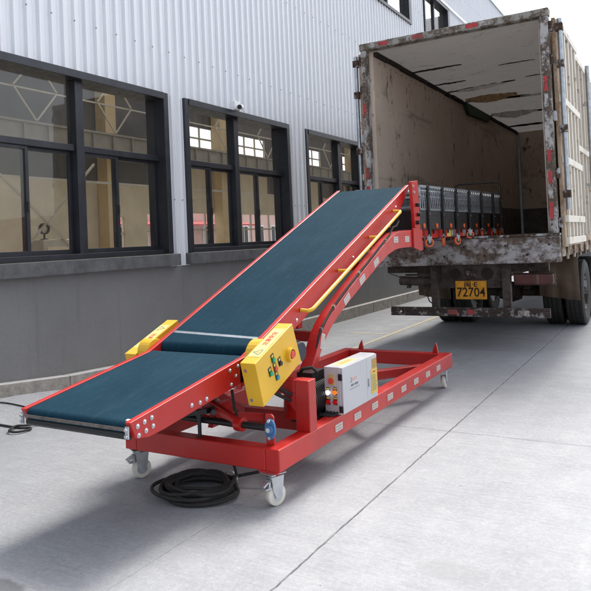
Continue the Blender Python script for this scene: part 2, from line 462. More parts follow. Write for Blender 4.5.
# ------------------------------------------------------------------ factory building
fb = empty('factory_building', (-.2, 5, 0), 'long factory building with white corrugated metal cladding above a grey plaster wall', 'building')
b = MB(); b.box(-.25, 0, -6, 45, -.3, 1.27); b.build('plaster_wall', M['plaster'], fb)
W = [(3.86, 6.68, 5.31, 4.64, 5.90), (7.07, 9.74, 8.31, 7.71, 8.93), (10.37, 12.85, 11.78, 11.1, 12.3)]
Z0, ZT, Z1 = 1.44, 2.62, 3.41
UW = [(9.4, 16.1, 6.72, 8.0), (17.15, 19.4, 6.72, 8.0), (21.5, 24.0, 6.72, 8.0)]
holes = [(w[0], w[1], 1.26, Z1) for w in W] + UW
pitch = .155
prof = [(0, 0), (.050, 0), (.054, .004), (.062, .004), (.066, 0), (.104, 0), (.116, .030), (.134, .030), (.146, 0)]
def px(y):
    u = y % pitch
    P = prof + [(pitch, 0)]
    for (a, xa), (c_, xc) in zip(P, P[1:]):
        if a <= u <= c_: return xa + (xc-xa)*(u-a)/(c_-a)
    return 0
b = MB()
edges = sorted({-6., 45.} | {h[0] for h in holes} | {h[1] for h in holes})
for ya, yb in zip(edges, edges[1:]):
    ym = (ya+yb)/2
    cut = sorted((h[2], h[3]) for h in holes if h[0] < ym < h[1])
    spans = []; z = 1.26
    for c0, c1 in cut:
        if c0 > z+.01: spans.append((z, c0))
        z = c1
    spans.append((z, 9.8))
    ys_ = [ya]; k = math.floor(ya/pitch)
    while True:
        done = False
        for p, _ in prof:
            yy = k*pitch+p
            if yy <= ya+1e-4: continue
            if yy >= yb-1e-4: done = True; break
            ys_.append(yy)
        if done: break
        k += 1
    ys_.append(yb)
    for z0, z1 in spans:
        lo = [b.bm.verts.new((px(q)+.004, q, z0)) for q in ys_]; hi = [b.bm.verts.new((px(q)+.004, q, z1)) for q in ys_]
        for i in range(len(ys_)-1): b._f([lo[i], lo[i+1], hi[i+1], hi[i]])
b.mi = 1
for zr in (3.98, 5.5, 7.2, 8.8):
    k = 0
    while True:
        yy = 1 + k*pitch*2 + .11
        if yy > 24: break
        yy = math.floor(yy/pitch)*pitch+.114
        b.cyl((.03, yy, zr), (.037, yy, zr), .009, 6); k += 1
for zr in (2.1,):
    for ya, yb in ((6.72, 7.05), (9.78, 10.34), (12.9, 20)):
        yy = math.ceil(ya/pitch)*pitch
        while yy < yb: b.cyl((.03, yy-.041, zr), (.037, yy-.041, zr), .009, 6); yy += pitch
b.build('cladding', [M['clad'], M['screw']], fb)
b = MB(); b.box(-.02, .07, -6, 45, 9.8, 9.95); b.build('eaves_trim', M['galv'], fb)
b = MB(); b.box(.03, .075, 16.35, 45, 8.02, 8.09); b.build('flashing', M['clad'], fb)

def window(y0, y1, ym, s1, s2, z0, zt, z1, sill=True):
    f = MB(); x0, x1 = -.26, .045; w = .055
    # flange and deep reveal
    f.box(x0, x1, y0-.03, y0+w, z0-.02, z1+.03); f.box(x0, x1, y1-w, y1+.03, z0-.02, z1+.03)
    f.box(x0, x1+.01, y0+w, y1-w, z1-w, z1+.03); f.box(x0, x1-.06, y0+w, y1-w, z0-.02, z0+.035)
    f.box(-.17, -.03, ym-.055, ym+.055, z0+.035, z1-w)
    for a, c in ((y0+w, ym-.055), (ym+.055, y1-w)): f.box(-.16, -.06, a, c, zt-.035, zt+.035)
    fr_ = f.build('window', M['frame'], fb, bevel=.004)
    for (a, c, m_) in ((y0+w, ym-.055, s1), (ym+.055, y1-w, s2)):
        # upper fixed light
        q = MB(); q.box(-.118, -.112, a, c, zt+.035, z1-w); q.build('pane', M['glass'], fr_)
        for i, (aa, cc, xx) in enumerate(((a, m_+.022, -.10), (m_-.022, c, -.14))):
            q = MB(); t_ = .04
            q.box(xx-.018, xx+.018, aa, aa+t_, z0+.035, zt-.035); q.box(xx-.018, xx+.018, cc-t_, cc, z0+.035, zt-.035)
            q.box(xx-.018, xx+.018, aa+t_, cc-t_, z0+.035, z0+.085); q.box(xx-.018, xx+.018, aa+t_, cc-t_, zt-.072, zt-.035)
            q.build('sash', M['frame'], fr_, bevel=.003)
            q = MB(); q.box(xx-.003, xx+.003, aa+t_, cc-t_, z0+.085, zt-.072); q.build('pane', M['glass'], fr_)
        q = MB(); q.box(-.082, -.070, m_-.012, m_+.012, z0+.48, z0+.58); q.build('latch', M['black'], fr_)
    if sill:
        q = MB(); q.box(-.25, .10, y0-.09, y1+.10, 1.27, 1.415); q.build('window_sill', M['cement'], fb, bevel=.006)
    return fr_
for (y0, y1, ym, s1, s2) in W:
    window(y0, y1, ym, s1, s2, Z0, ZT, Z1)
def upper(y0, y1, z0, z1, n):
    f = MB(); w = .07
    f.box(-.2, .05, y0, y0+w, z0, z1); f.box(-.2, .05, y1-.16, y1, z0, z1); f.box(-.2, .06, y0+w, y1-.16, z1-w, z1); f.box(-.2, .06, y0+w, y1-.16, z0, z0+w)
    for k in range(1, n):
        c = y0 + (y1-y0)*k/n; f.box(-.14, -.05, c-.04, c+.04, z0+w, z1-w)
    fr_ = f.build('window', M['frame'], fb)
    q = MB(); q.box(-.10, -.095, y0+w, y1-.16, z0+w, z1-w); q.build('pane', M['glass'], fr_)
upper(*UW[0], 5); upper(*UW[1], 2); upper(*UW[2], 2)

# hall behind the windows
b = MB(); b.box(-11, -.25, -6, 45, -.02, .35); b.build('hall_floor', M['hallfloor'], fb)
# far wall with openings
lowo = [(15.45, 16.35, 1.45, 2.5), (17.43, 17.92, 1.45, 2.62), (19.8, 21.62, 1.45, 2.68), (22.5, 22.75, 1.45, 2.68), (23.15, 26, 1.45, 2.68), (28, 31, 1.45, 2.68), (33, 37, 1.45, 2.68)]
hio = [(19.7, 21.4, 5.1, 5.95), (22.8, 25.2, 5.1, 5.95), (27, 30.5, 5.1, 5.95), (33, 38, 5.1, 5.95)]
b = MB(); e = sorted({-6., 45.} | {h[0] for h in lowo+hio} | {h[1] for h in lowo+hio})
for ya, yb in zip(e, e[1:]):
    ymid = (ya+yb)/2; z = .0
    for c0, c1 in sorted((h[2], h[3]) for h in lowo+hio if h[0] < ymid < h[1]):
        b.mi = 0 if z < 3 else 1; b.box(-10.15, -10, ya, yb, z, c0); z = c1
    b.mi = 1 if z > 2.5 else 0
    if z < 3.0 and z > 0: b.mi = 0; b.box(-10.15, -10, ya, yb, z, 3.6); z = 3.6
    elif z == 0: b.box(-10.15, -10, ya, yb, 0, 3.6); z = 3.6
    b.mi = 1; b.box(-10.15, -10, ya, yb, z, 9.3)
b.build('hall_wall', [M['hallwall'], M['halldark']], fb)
b = MB()
for (ya, yb, za, zb) in lowo+hio:
    n = max(1, round((yb-ya)/.8))
    for k in range(n+1):
        c = ya+(yb-ya)*k/n; b.box(-10.10, -10.04, c-.03, c+.03, za, zb)
    b.box(-10.11, -10.03, ya, yb, (za+zb)/2-.03, (za+zb)/2+.03)
b.build('hall_glazing_bars', M['hallsteel'], fb)
b = MB(); b.box(-10.15, -.25, -6.1, -6, 0, 9.3); b.box(-10.15, -.25, 45, 45.1, 0, 9.3); b.build('gable_wall', M['halldark'], fb)
# roof panels out of view; gaps added to let sky light into the hall
b = MB(); y = -6
while y < 45:
    b.box(-10.3, -.02, y, y+3.0, 9.3, 9.4); y += 6
each(b, 'roof_panel', M['halldark'], fb)
for yy in (4.5, 10.5, 16.5, 22.5, 28.5, 34.5, 40.5):
    q = MB(); q.box(-9.98, -9.55, yy-1.3, yy-.85, .35, 9.2); q.build('column', M['pillar'], fb, bevel=.01)
q = MB(); q.box(-9.5, -9.1, -5.9, 44.9, 4.3, 4.9); q.box(-9.55, -9.05, -5.9, 44.9, 4.9, 4.96)
for k in range(60): q.box(-9.08, -9.04, -5+k*.8, -4.96+k*.8, 4.33, 4.88)
q.build('crane_beam', M['beam'], fb)
q = MB()
for k in range(-8, 20):
    y0 = 11.65+1.47*k
    q.bar((-9.3, y0, 4.96), (-9.3, y0, 8.4), .045, .045)
    sg = 1 if k % 2 == 0 else -1
    q.bar((-9.26, y0+.03*sg, 5.86), (-9.26, y0+.77*sg, 4.98), .04, .04); q.bar((-9.26, y0+.03*sg, 5.9), (-9.26, y0+.77*sg, 6.75), .04, .04)
q.bar((-9.33, -5, 5.87), (-9.33, 44, 5.87), .045, .045); q.bar((-9.33, -5, 6.8), (-9.33, 44, 6.8), .045, .045)
each(q, 'truss_bar', M['hallsteel'], fb)
q = MB()
q.bar((-6, 8.2, 3.53), (-6, 10.7, 1.42), .045, .045); q.bar((-6.06, 11.3, 3.47), (-6.06, 9.2, 1.45), .045, .045); q.bar((-6.1, 7.5, 3.06), (-6.1, 18, 3.06), .05, .05)
each(q, 'cross_brace', M['hallsteel'], fb)
pb = empty('pink_building', (-34, 55, 0), 'pink block with white window frames seen through the hall windows', 'building')
MB().box(-44, -34, 25, 110, 0, 8).build('facade', simple('pink_render', (.62, .40, .35), .8, 0, .08, .5), pb)
for k in range(26):
    for z in (1.4, 4.6):
        y = 27+k*3.1; f_ = MB().box(-34.02, -33.9, y, y+1.6, z, z+1.9).build('window_frame', M['camw'], pb)
        MB().box(-33.895, -33.88, y+.12, y+.74, z+.12, z+1.78).box(-33.895, -33.88, y+.86, y+1.48, z+.12, z+1.78).build('window_pane', M['frame'], f_)
MB().prism([(-33.9, 3.75), (-31.8, 3.35), (-31.8, 3.2), (-33.9, 3.6)], 36, 58, 'y').build('awning', M['redtape'], pb)

# things standing in the hall
mc = empty('machine_cabinet', (-6.2, 10.1, .35), 'low buff machine cabinet inside the hall behind the leftmost window', 'machine')
b = MB(); b.box(-6.5, -6.0, 9.75, 10.5, .37, 1.76); b.build('cabinet_body', M['hallsteel'], mc, bevel=.02)
MB().box(-5.998, -5.99, 9.85, 10.4, .6, 1.6).build('door', M['hallwall'], mc, bevel=.004)
fan = empty('desk_fan', (-6.1, 9.86, 1.76), 'small round fan standing on the cabinet behind the leftmost window', 'fan')
MB().lathe([(.10, -.04), (.12, -.04), (.12, .04), (.10, .04)], (-6.1, 9.86, 1.99), 'x', 24).build('cage_ring', M['blackmetal'], fan)
b = MB()
for k in range(5):
    a = 2*math.pi*k/5; b.prism([(9.86+.02*math.cos(a), 1.99+.02*math.sin(a)), (9.86+.095*math.cos(a-.4), 1.99+.095*math.sin(a-.4)), (9.86+.098*math.cos(a+.5), 1.99+.098*math.sin(a+.5))], -6.105, -6.095)
b.build('blade', M['hallsteel'], fan)
b = MB(); b.cyl((-6.1, 9.86, 1.775), (-6.1, 9.86, 1.87), .02, 10); b.cyl((-6.1, 9.86, 1.762), (-6.1, 9.86, 1.778), .08, 16); b.build('stand', M['blackmetal'], fan)

# security camera
sc = empty('security_camera', (.03, 8.24, 3.52), 'small white security camera above the middle window', 'security camera')
b = MB(); b.box(.032, .06, 8.17, 8.32, 3.45, 3.58); b.build('mounting_plate', M['camw'], sc, bevel=.008)
b = MB(); b.cyl((.06, 8.25, 3.52), (.12, 8.24, 3.50), .014, 10); b.cyl((.09, 8.30, 3.50), (.16, 8.15, 3.47), .036, 16); b.build('housing', M['camw'], sc, smooth=True)
b = MB(); b.cyl((.161, 8.149, 3.4695), (.165, 8.135, 3.467), .033, 16); b.build('lens', M['black'], sc, smooth=True)

# ------------------------------------------------------------------ truck
tk = empty('cargo_truck', (3.03, 8.85, 0), 'box lorry with its rear doors open and a rusty chipped rear sill', 'truck')
TX0, TX1, TY0, TY1, TB, TR = 1.83, 4.23, 8.81, 18.62, 1.444, 4.20
def tp(name, b, m, bevel=0, parent=None, **k): return b.build(name, m, parent or tk, bevel=bevel, **k)
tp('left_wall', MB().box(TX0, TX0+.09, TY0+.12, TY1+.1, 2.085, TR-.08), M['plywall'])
tp('wall_liner', MB().box(TX0+.0, TX0+.10, TY0+.12, TY1, TB, 2.083), M['liner'])
b = MB(); b.mi = 1; b.box(TX1-.08, TX1, TY0+.12, TY1+.1, TB-.14, TR-.08)
tp('right_wall', b, [M['plywall'], M['ribwall']])
tp('inner_wall_panel', MB().box(TX1-.095, TX1-.0825, TY0+.12, TY1-.02, TB+.002, TR-.085), M['plywall'])
tp('bulkhead', MB().box(TX0+.09, TX1-.096, TY1, TY1+.08, 2.085, TR-.08), M['plywall'])
tp('bulkhead_liner', MB().box(TX0+.10, TX1-.097, TY1-.02, TY1+.08, TB, 2.083), M['liner'])
m_ = M['plyceil']; nt_ = m_.node_tree; tl = nt_.nodes.new('ShaderNodeBsdfTranslucent'); tl.inputs[0].default_value = (.78, .76, .74, 1)
mx = nt_.nodes.new('ShaderNodeMixShader'); mx.inputs[0].default_value = .25  # translucent share added to the ceiling so daylight brightens the box inside
ou = [n for n in nt_.nodes if n.type == 'OUTPUT_MATERIAL'][0]; pb_ = [n for n in nt_.nodes if n.type == 'BSDF_PRINCIPLED'][0]
nt_.links.new(pb_.outputs[0], mx.inputs[1]); nt_.links.new(tl.outputs[0], mx.inputs[2]); nt_.links.new(mx.outputs[0], ou.inputs[0])
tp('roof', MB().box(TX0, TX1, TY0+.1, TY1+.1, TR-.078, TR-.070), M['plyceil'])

tp('floor', MB().box(TX0+.0, TX1-.081, TY0+.12, TY1+.1, TB-.12, TB-.001), M['plyfloor'])
# corner trims
b = MB(); random.seed(5)
y = TY0+.15
while y < TY1:
    L = random.uniform(.25, .6); y1 = min(y+L, TY1)
    w = random.uniform(.035, .06)
    b.box(TX0+.09, TX0+.09+w, y, y1, TR-.125-random.uniform(0, .015), TR-.0785); y = y1+random.uniform(0, .03)
tp('corner_trim', b, M['crack'])
tp('corner_post', MB().box(TX0+.10, TX0+.16, TY1-.09, TY1-.021, TB, TR-.14), M['galv'])
b = MB(); z = TB+.5
for k in range(44):
    y = TY0+.35+k*.22; b.cyl((TX0+.0905, y, TR-.2), (TX0+.094, y, TR-.2), .011, 6)
tp('rivets', b, M['crack'])
# torn ceiling boards
def crack(y, x0, x1, w, m, dz, slope=.0, hang=0):
    b = MB(); n = 14; top = TR-.0785; pts = []
    random.seed(int(y*100))
    A = []; B = []
    for i in range(n+1):
        u = i/n; x = x0+(x1-x0)*u
        ww = w*(.35+.65*math.sin(math.pi*min(1, u*1.02+.01)))*random.uniform(.6, 1.25)
        yc = y+slope*u+random.uniform(-.02, .02)
        A.append((x, yc-ww/2)); B.append((x, yc+ww/2))
    poly = A+B[::-1]
    lo = [b.bm.verts.new((p[0], p[1], top-dz-(hang*(1 if i < len(A) else .0))*math.sin(math.pi*(i % (n+1))/n))) for i, p in enumerate(poly)]
    hi = [b.bm.verts.new((p[0], p[1], top-.0005)) for p in poly]
    m_ = len(poly)
    for i in range(n): b._f([lo[i], lo[i+1], lo[m_-2-i], lo[m_-1-i]]); 
    for i in range(m_): b._f([lo[i], lo[(i+1) % m_], hi[(i+1) % m_], hi[i]])
    return tp('torn_board' if hang else 'board_gap', b, m)
crack(10.45, 1.95, 2.75, .09, M['crack'], .01)
crack(11.6, 1.95, 2.5, .10, M['crack'], .008)
crack(12.35, 1.93, 3.2, .15, M['crack'], .008, -.2)
crack(12.3, 2.15, 3.0, .10, M['tornw'], .03, -.15, .05)
crack(13.5, 1.94, 4.13, .2, M['crack'], .008, .3)
crack(13.25, 2.05, 3.0, .34, M['torn'], .03, .0, .12)
crack(13.6, 3.0, 4.1, .10, M['tornw'], .02, .15, .03)
crack(15.5, 1.95, 3.2, .3, M['crack'], .008)
crack(15.3, 2.05, 3.0, .34, M['tornw'], .03, .1, .12)
crack(17.4, 1.95, 2.9, .3, M['crack'], .01)
crack(10.9, 3.2, 3.75, .05, M['crack'], .006); crack(12.0, 3.4, 3.7, .06, M['crack'], .006)
b = MB(); b.prism([(13.4, TR-.09), (13.7, TR-.30), (15.3, TR-.24), (15.5, TR-.09)], TX0+.092, TX0+.17); tp('moss_strip', b, M['greenbit'])
# rear frame
tp('rear_post', MB().box(TX0-.045, TX0+.035, TY0, TY0+.118, TB, TR-.075), M['jamb'], .008)
tp('rear_post', MB().box(TX1-.062, TX1+.035, TY0, TY0+.118, TB, TR-.075), M['jamb'], .008)
tp('roof_header', MB().box(TX0-.06, TX1+.05, TY0-.01, TY0+.12, TR-.073, TR+.025), M['header'], .015)
b = MB()
b.prism([(TX0-.0, TB), (TX1+.05, TB), (TX1+.05, 1.12), (TX0+.03, 1.10)], TY0-.03, TY0+.118, 'y')
tp('rear_sill', b, M['sillpaint'], .012)
tp('sill_edge', MB().box(TX0-.02, TX1+.055, TY0-.045, TY0+.10, TB+.001, TB+.03), M['rustframe'], .006)
b = MB()
for k in range(9): b.cyl((TX0+.25+k*.26, TY0-.034, 1.34-(.12 if k % 2 else 0)), (TX0+.25+k*.26, TY0-.029, 1.34-(.12 if k % 2 else 0)), .014, 8)
tp('sill_bolts', b, M['crack'])
for x, l, m in ((1.90, .10, 'whitetape'), (2.01, .13, 'redtape'), (2.42, .07, 'whitetape'), (2.51, .13, 'redtape'), (3.22, .16, 'redtape'), (3.40, .17, 'whitetape')):
    x = x+.05
    tp('reflective_strip', MB().box(x, x+l*1.0, TY0-.0135, TY0-.0105, TR-.052, TR+.004), M[m])
for x in (TX0-.038, TX1-.045):
    for z, l, m in ((3.3, .18, 'redtape'), (3.1, .16, 'whitetape'), (2.42, .14, 'redtape'), (2.15, .16, 'redtape'), (1.97, .14, 'whitetape'), (1.75, .2, 'redtape')):
        tp('reflective_strip', MB().box(x, x+.045, TY0-.0035, TY0-.0005, z-l/2, z+l/2), M[m])
# doors folded flat against the sides
def door(x0, x1, side, y0=8.93, y1=10.62):
    d = MB().box(x0, x1, y0, y1, 1.30, 4.12).build('door', M['ribwall'], tk, bevel=.006)
    xo = x1 if side > 0 else x0
    b = MB(); s_ = side
    def bx(ya, yb, za, zb, p=.035): b.box(min(xo, xo+s_*p), max(xo, xo+s_*p), ya, yb, za, zb)
    for z in (1.33, 1.60, 2.33, 3.08, 4.02): bx(y0+.02, y1-.02, z, z+.085, .045)
    for k in range(5):
        c = y0+.2+(y1-y0-.4)*k/4
        for za, zb in ((1.417, 1.598), (1.687, 2.328), (2.417, 3.078), (3.167, 4.018)): bx(c-.035, c+.035, za, zb)
    b.build('door_ribs', M['cream'], d, bevel=.004)
    b = MB(); b.cyl((xo+s_*.05, y0+.02, 1.75), (xo+s_*.05, y0+.02, 4.1), .028, 12); b.build('lock_rod', M['galv'], d, smooth=True)
    b = MB()
    for z in (1.9, 2.7, 3.5, 3.95): b.box(min(xo, xo+s_*.085), max(xo, xo+s_*.085), y0-.02, y0+.07, z, z+.09)
    each(b, 'rod_bracket', M['rustframe'], d)
    return d
door(4.285, 4.33, 1)
door(1.70, 1.745, -1)
b = MB()
for z in (1.6, 2.2, 2.9, 3.6, 4.0):
    b.cyl((4.285, TY0+.05, z-.06), (4.285, TY0+.05, z+.06), .03, 10); b.cyl((1.765, TY0+.05, z-.06), (1.765, TY0+.05, z+.06), .03, 10)
each(b, 'hinge', M['rustframe'], tk)
# side ribs beyond the door
b = MB(); y = 10.8
while y < 18.6: b.box(TX1+.001, TX1+.04, y, y+.06, 1.42, 4.1); y += .42
b.box(TX1+.001, TX1+.05, 10.7, 18.7, 4.1, 4.18); b.box(TX1+.001, TX1+.05, 10.7, 18.7, 2.7, 2.78)
tp('side_ribs', b, M['cream'])
b = MB(); b.cyl((TX1+.12, 12.05, 1.2), (TX1+.12, 12.05, 4.15), .035, 12); b.box(TX1+.04, TX1+.12, 12.03, 12.07, 2.2, 2.24); b.box(TX1+.04, TX1+.12, 12.03, 12.07, 3.5, 3.54)
tp('side_post', b, M['galv'])
b = MB(); b.box(TX1-.06, TX1+.06, TY0+.12, TY1+.1, 1.18, 1.30); b.box(TX0-.03, TX0+.06, TY0+.12, TY1+.1, 1.18, 1.30)
for k in range(16): b.box(TX1+.06, TX1+.085, 9.2+k*.6, 9.28+k*.6, 1.14, 1.33)
each(b, 'side_rail', M['siderail'], tk, .006)
# chassis
b = MB(); b.box(2.66, 2.74, TY0+.13, 19.5, .88, 1.14); b.box(3.36, 3.44, TY0+.13, 19.5, .88, 1.14)
for y in (9.3, 10.4, 12.6, 14, 15.5, 17): b.box(2.74, 3.36, y, y+.08, .92, 1.10)
for k in range(20): b.box(TX0+.05, TX1-.05, 9.1+k*.5, 9.17+k*.5, 1.20, 1.318)
b.box(1.95, 2.65, 9.05, 9.12, 1.0, 1.2); b.box(3.45, 4.1, 9.05, 9.12, 1.0, 1.2)
each(b, 'chassis_rail', M['chassis'], tk)
# bracket plate; black discs paint the shade inside two round holes
b = MB(); b.box(2.76, 3.56, 8.93, 8.95, .80, 1.11); pl = tp('towing_crossmember', b, M['chassis'], .004)
for cx_, r in ((2.95, .072), (3.365, .078)):
    MB().cyl((cx_, 8.9285, .985), (cx_, 8.925, .985), r, 24).build('hole_shade_disc', M['crack'], pl)
b = MB(); b.box(3.10, 3.22, 8.90, 8.929, .95, 1.03); b.cyl((3.16, 8.87, .99), (3.16, 8.899, .99), .03, 12); b.build('tow_hook', M['rustframe'], pl)
# number plate
b = MB().box(2.95, 3.355, 8.900, 8.905, .655, .895); pn = tp('number_plate', b, M['amber'], .003)
b = MB(); b.text('闽·E', .10, (3.15, 8.8985, .845), (1, 0, 0), (0, 0, .85), .0008, .0015); b.text('72704', .15, (3.152, 8.8985, .742), (1, 0, 0), (0, 0, 1.12), .0008, .0015)
b.build('plate_lettering', M['crack'], pn)
tp('plate_bracket', MB().box(2.96, 3.34, 8.906, 8.93, .70, .88), M['chassis'])
# under-run bar
b = MB(); b.box(2.07, 4.13, 8.80, 8.86, .44, .555); ub = tp('underrun_bar', b, M['bumper'], .008)
for x0_, l, m in ((2.86, .12, 'redtape'), (3.12, .10, 'redtape'), (3.75, .14, 'whitetape')):
    MB().box(x0_, x0_+l, 8.7965, 8.7985, .465, .53).build('reflective_strip', M[m], ub)
MB().cyl((2.22, 8.7985, .495), (2.22, 8.7955, .495), .014, 10).build('bolt', M['chrome'], ub)
b = MB(); b.prism([(8.87, 1.12), (8.87, .44), (8.93, .44), (8.98, 1.12)], 2.63, 2.72); b.prism([(8.87, 1.12), (8.87, .44), (8.93, .44), (8.98, 1.12)], 3.56, 3.66)
each(b, 'underrun_bracket', M['chassis'], tk)
# tail lamps
for x0_, x1_ in ((3.69, 4.17),):
    l = tp('tail_lamp', MB().box(x0_, x1_, 8.92, 8.99, .84, .975), M['lampred'], .02, seg=3)
    b = MB(); b.box(x0_-.01, x1_+.01, 8.99, 9.03, .83, .985); b.build('lamp_housing', M['chassis'], l, bevel=.01)
    MB().box(x0_+.28, x0_+.31, 8.915, 8.919, .85, .965).build('lens_divider', M['tarp'], l)
b = MB(); b.cyl((2.17, 8.96, .90), (2.68, 8.96, .88), .062, 16); l = tp('tail_lamp', b, M['chassis'], smooth=True)
b = MB(); b.box(2.25, 2.62, 8.94, 8.99, .965, .99); b.box(2.27, 2.31, 8.92, 9., .80, .83); b.box(2.5, 2.54, 8.92, 9., .79, .82); b.build('lamp_bracket', M['chassis'], l)
b = MB(); b.tube([(2.63, 8.95, .98), (2.60, 8.93, .86), (2.55, 8.92, .72), (2.58, 8.93, .62), (2.66, 8.95, .56)], .009, 6); b.tube([(2.0, 8.93, 1.12), (2.03, 8.93, 1.0), (2.2, 8.95, .94)], .006, 6)
each(b, 'lamp_cable', M['rubber'], tk, smooth=True)
# mud flaps
for x0_, x1_ in ((3.70, 4.25), (1.84, 2.36)):
    b = MB(); n = 8
    lo = []; hi = []
    for i in range(n+1):
        x = x0_+(x1_-x0_)*i/n; lo.append(b.bm.verts.new((x, 10.62+.04*math.sin(i*1.9), .55-.07*i/n))); hi.append(b.bm.verts.new((x, 10.55+.02*math.sin(i*2.3), 1.16)))
    for i in range(n): b._f([lo[i], lo[i+1], hi[i+1], hi[i]])
    o = tp('mud_flap', b, M['tarp'], smooth=True); s_ = o.modifiers.new('s', 'SOLIDIFY'); s_.thickness = .012
# wheels
tyre_prof = [(.30, -.11), (.40, -.135), (.475, -.135), (.512, -.112), (.512, -.072), (.502, -.068), (.502, -.058), (.512, -.054), (.512, -.006), (.502, -.003), (.502, .003), (.512, .006), (.512, .054), (.502, .058), (.502, .068), (.512, .072), (.512, .112), (.475, .135), (.40, .135), (.30, .11)]
tm = MB().lathe(tyre_prof, (0, 0, 0), 'x', 40).mesh('tyre')
rm = MB().lathe([(.30, -.10), (.30, .10), (.28, .11), (.27, .02), (.16, -.01), (.13, .03), (.05, .04), (.05, -.02), (.2, -.06)], (0, 0, 0), 'x', 32).mesh('rim')
for (x, y) in ((4.085, 11.72), (3.765, 11.72), (2.02, 11.72), (2.34, 11.72), (4.085, 13.05), (3.765, 13.05), (2.02, 13.05), (2.34, 13.05)):
    w = link('wheel', rm, M['rustframe'], None, smooth=True); COL.objects.unlink(w); w.location = (x, y, .512)
    if x < 3: w.scale = (-1, 1, 1)
    COL.objects.link(w); w.parent = tk; w.matrix_parent_inverse = Matrix.Translation(tk.location).inverted()
    ty = bpy.data.objects.new('tyre', tm)
    if not tm.materials: tm.materials.append(M['rubber']); tm.polygons.foreach_set('use_smooth', [True]*len(tm.polygons)); tm.set_sharp_from_angle(angle=R(35))
    COL.objects.link(ty); ty.parent = w
b = MB()
for y in (11.72, 13.05): b.cyl((2.0, y, .512), (4.1, y, .512), .07, 14); b.lathe([(.0, -.2), (.12, -.17), (.18, 0), (.12, .17), (.0, .2)], (3.05, y, .512), 'x', 16)
for x in (2.7, 3.4):
    for k in range(5): b.box(x-.04, x+.04, 11.2-.0+k*.05, 12.25-k*.05, .60+k*.025, .622+k*.025)
tp('axle', b, M['chassis'])
# spare bits under the box
tp('air_tank', MB().cyl((2.85, 14.8, .7), (3.3, 14.8, .7), .16, 20), M['chassis'])
# front end so that the lorry is whole
tp('cab', MB().prism([(19.0, .75), (21.0, .45), (21.0, 1.7), (20.8, 2.9), (19.0, 2.9)], TX0+.05, TX1-.05), M['white'], .05)
for x in (2.0, 4.05):
    w = bpy.data.objects.new('wheel', rm); COL.objects.link(w); w.location = (x, 20.0, .512); w.parent = tk; w.matrix_parent_inverse = Matrix.Translation(tk.location).inverted()
    ty = bpy.data.objects.new('tyre', tm); COL.objects.link(ty); ty.parent = w

# ------------------------------------------------------------------ belt conveyor
cv = empty('belt_conveyor', (2.94, 5.0, 0), 'red wheeled belt conveyor with a dark teal belt rising to the lorry', 'conveyor')
def cp(name, b, m, bevel=0, parent=None, **k): return b.build(name, m, parent or cv, bevel=bevel, **k)
X0, X1 = 2.40, 3.20
def up(y): return .89 + (y-3.739)*.398          # top of the upper side rails
def lowr(y): return .669 + (y-2.551)*.1475      # top of the lower side rails
# base frame
bz0, bz1 = .205, .335
bs = cp('base_frame', MB().box(3.43, 3.525, 3.386, 6.735, bz0, bz1), M['red'], .006)
bb = MB(); bb.box(2.347, 2.442, 3.386, 6.735, bz0, bz1); bb.build('base_beam', M['red'], bs, bevel=.006)
bb = MB(); bb.box(2.4425, 3.4295, 3.386, 3.48, bz0+.001, bz1-.001); bb.build('base_beam', M['red'], bs, bevel=.006)
bb = MB(); bb.box(2.4425, 3.4295, 6.64, 6.734, bz0+.001, bz1-.001); bb.build('base_beam', M['red'], bs, bevel=.006)
bb = MB(); bb.box(2.4425, 3.4295, 4.16, 4.26, bz0+.003, bz1-.003); bb.bar((2.45, 4.9, .27), (3.4, 6.2, .27), .08, .08); bb.bar((3.42, 4.95, .26), (2.9, 5.45, .26), .06, .06); 
each(bb, 'cross_member', M['red2'], bs, .005)
for (x, y) in ((3.40, 3.35), (2.36, 3.40), (3.40, 6.6), (2.36, 6.6)):
    bb = MB(); bb.box(x-.02 if x > 3 else x, (x+.105 if x > 3 else x+.12), y+.042, y+.13, bz0-.018, bz0-.0005); bb.build('caster_plate', M['red'], bs)
for x in (2.56, 3.37):
    MB().prism([(x-.03, bz1-.002), (x+.03, bz1-.002), (x+.012, bz1+.10), (x-.02, bz1+.04)], 6.68, 6.70, 'y').build('lug', M['red'], bs)
for y in (4.154, 4.455, 4.765, 5.069, 5.368, 5.667, 5.98, 6.282):
    MB().box(3.5262, 3.5275, y-.055, y+.055, .245, .292).build('reflective_sticker', M['white'], bs)
# faint lettering rows on the stickers
lt = MB()
for y in (4.154, 4.455, 4.765, 5.069, 5.368, 5.667, 5.98, 6.282):
    for k in range(7):
        lt.box(3.5276, 3.5280, y-.045+k*.013, y-.037+k*.013, .272, .282); lt.box(3.5276, 3.5280, y-.045+k*.013, y-.038+k*.013, .254, .264)
lt.build('sticker_print', M['tan'], bs)
# portal
def portal(x0, x1):
    return MB().box(x0, x1, 3.765, 3.86, bz1-.002, .65)
pr = cp('portal_frame', portal(3.425, 3.524), M['red'], .005)
portal(2.348, 2.441).build('portal_post', M['red'], pr, bevel=.005)
MB().box(2.4415, 3.4245, 3.767, 3.858, .565, .648).build('portal_crossbar', M['red'], pr, bevel=.005)
MB().prism([(3.33, .565), (3.4248, .565), (3.4248, .45)], 3.768, 3.857, 'y').build('gusset', M['red'], pr)

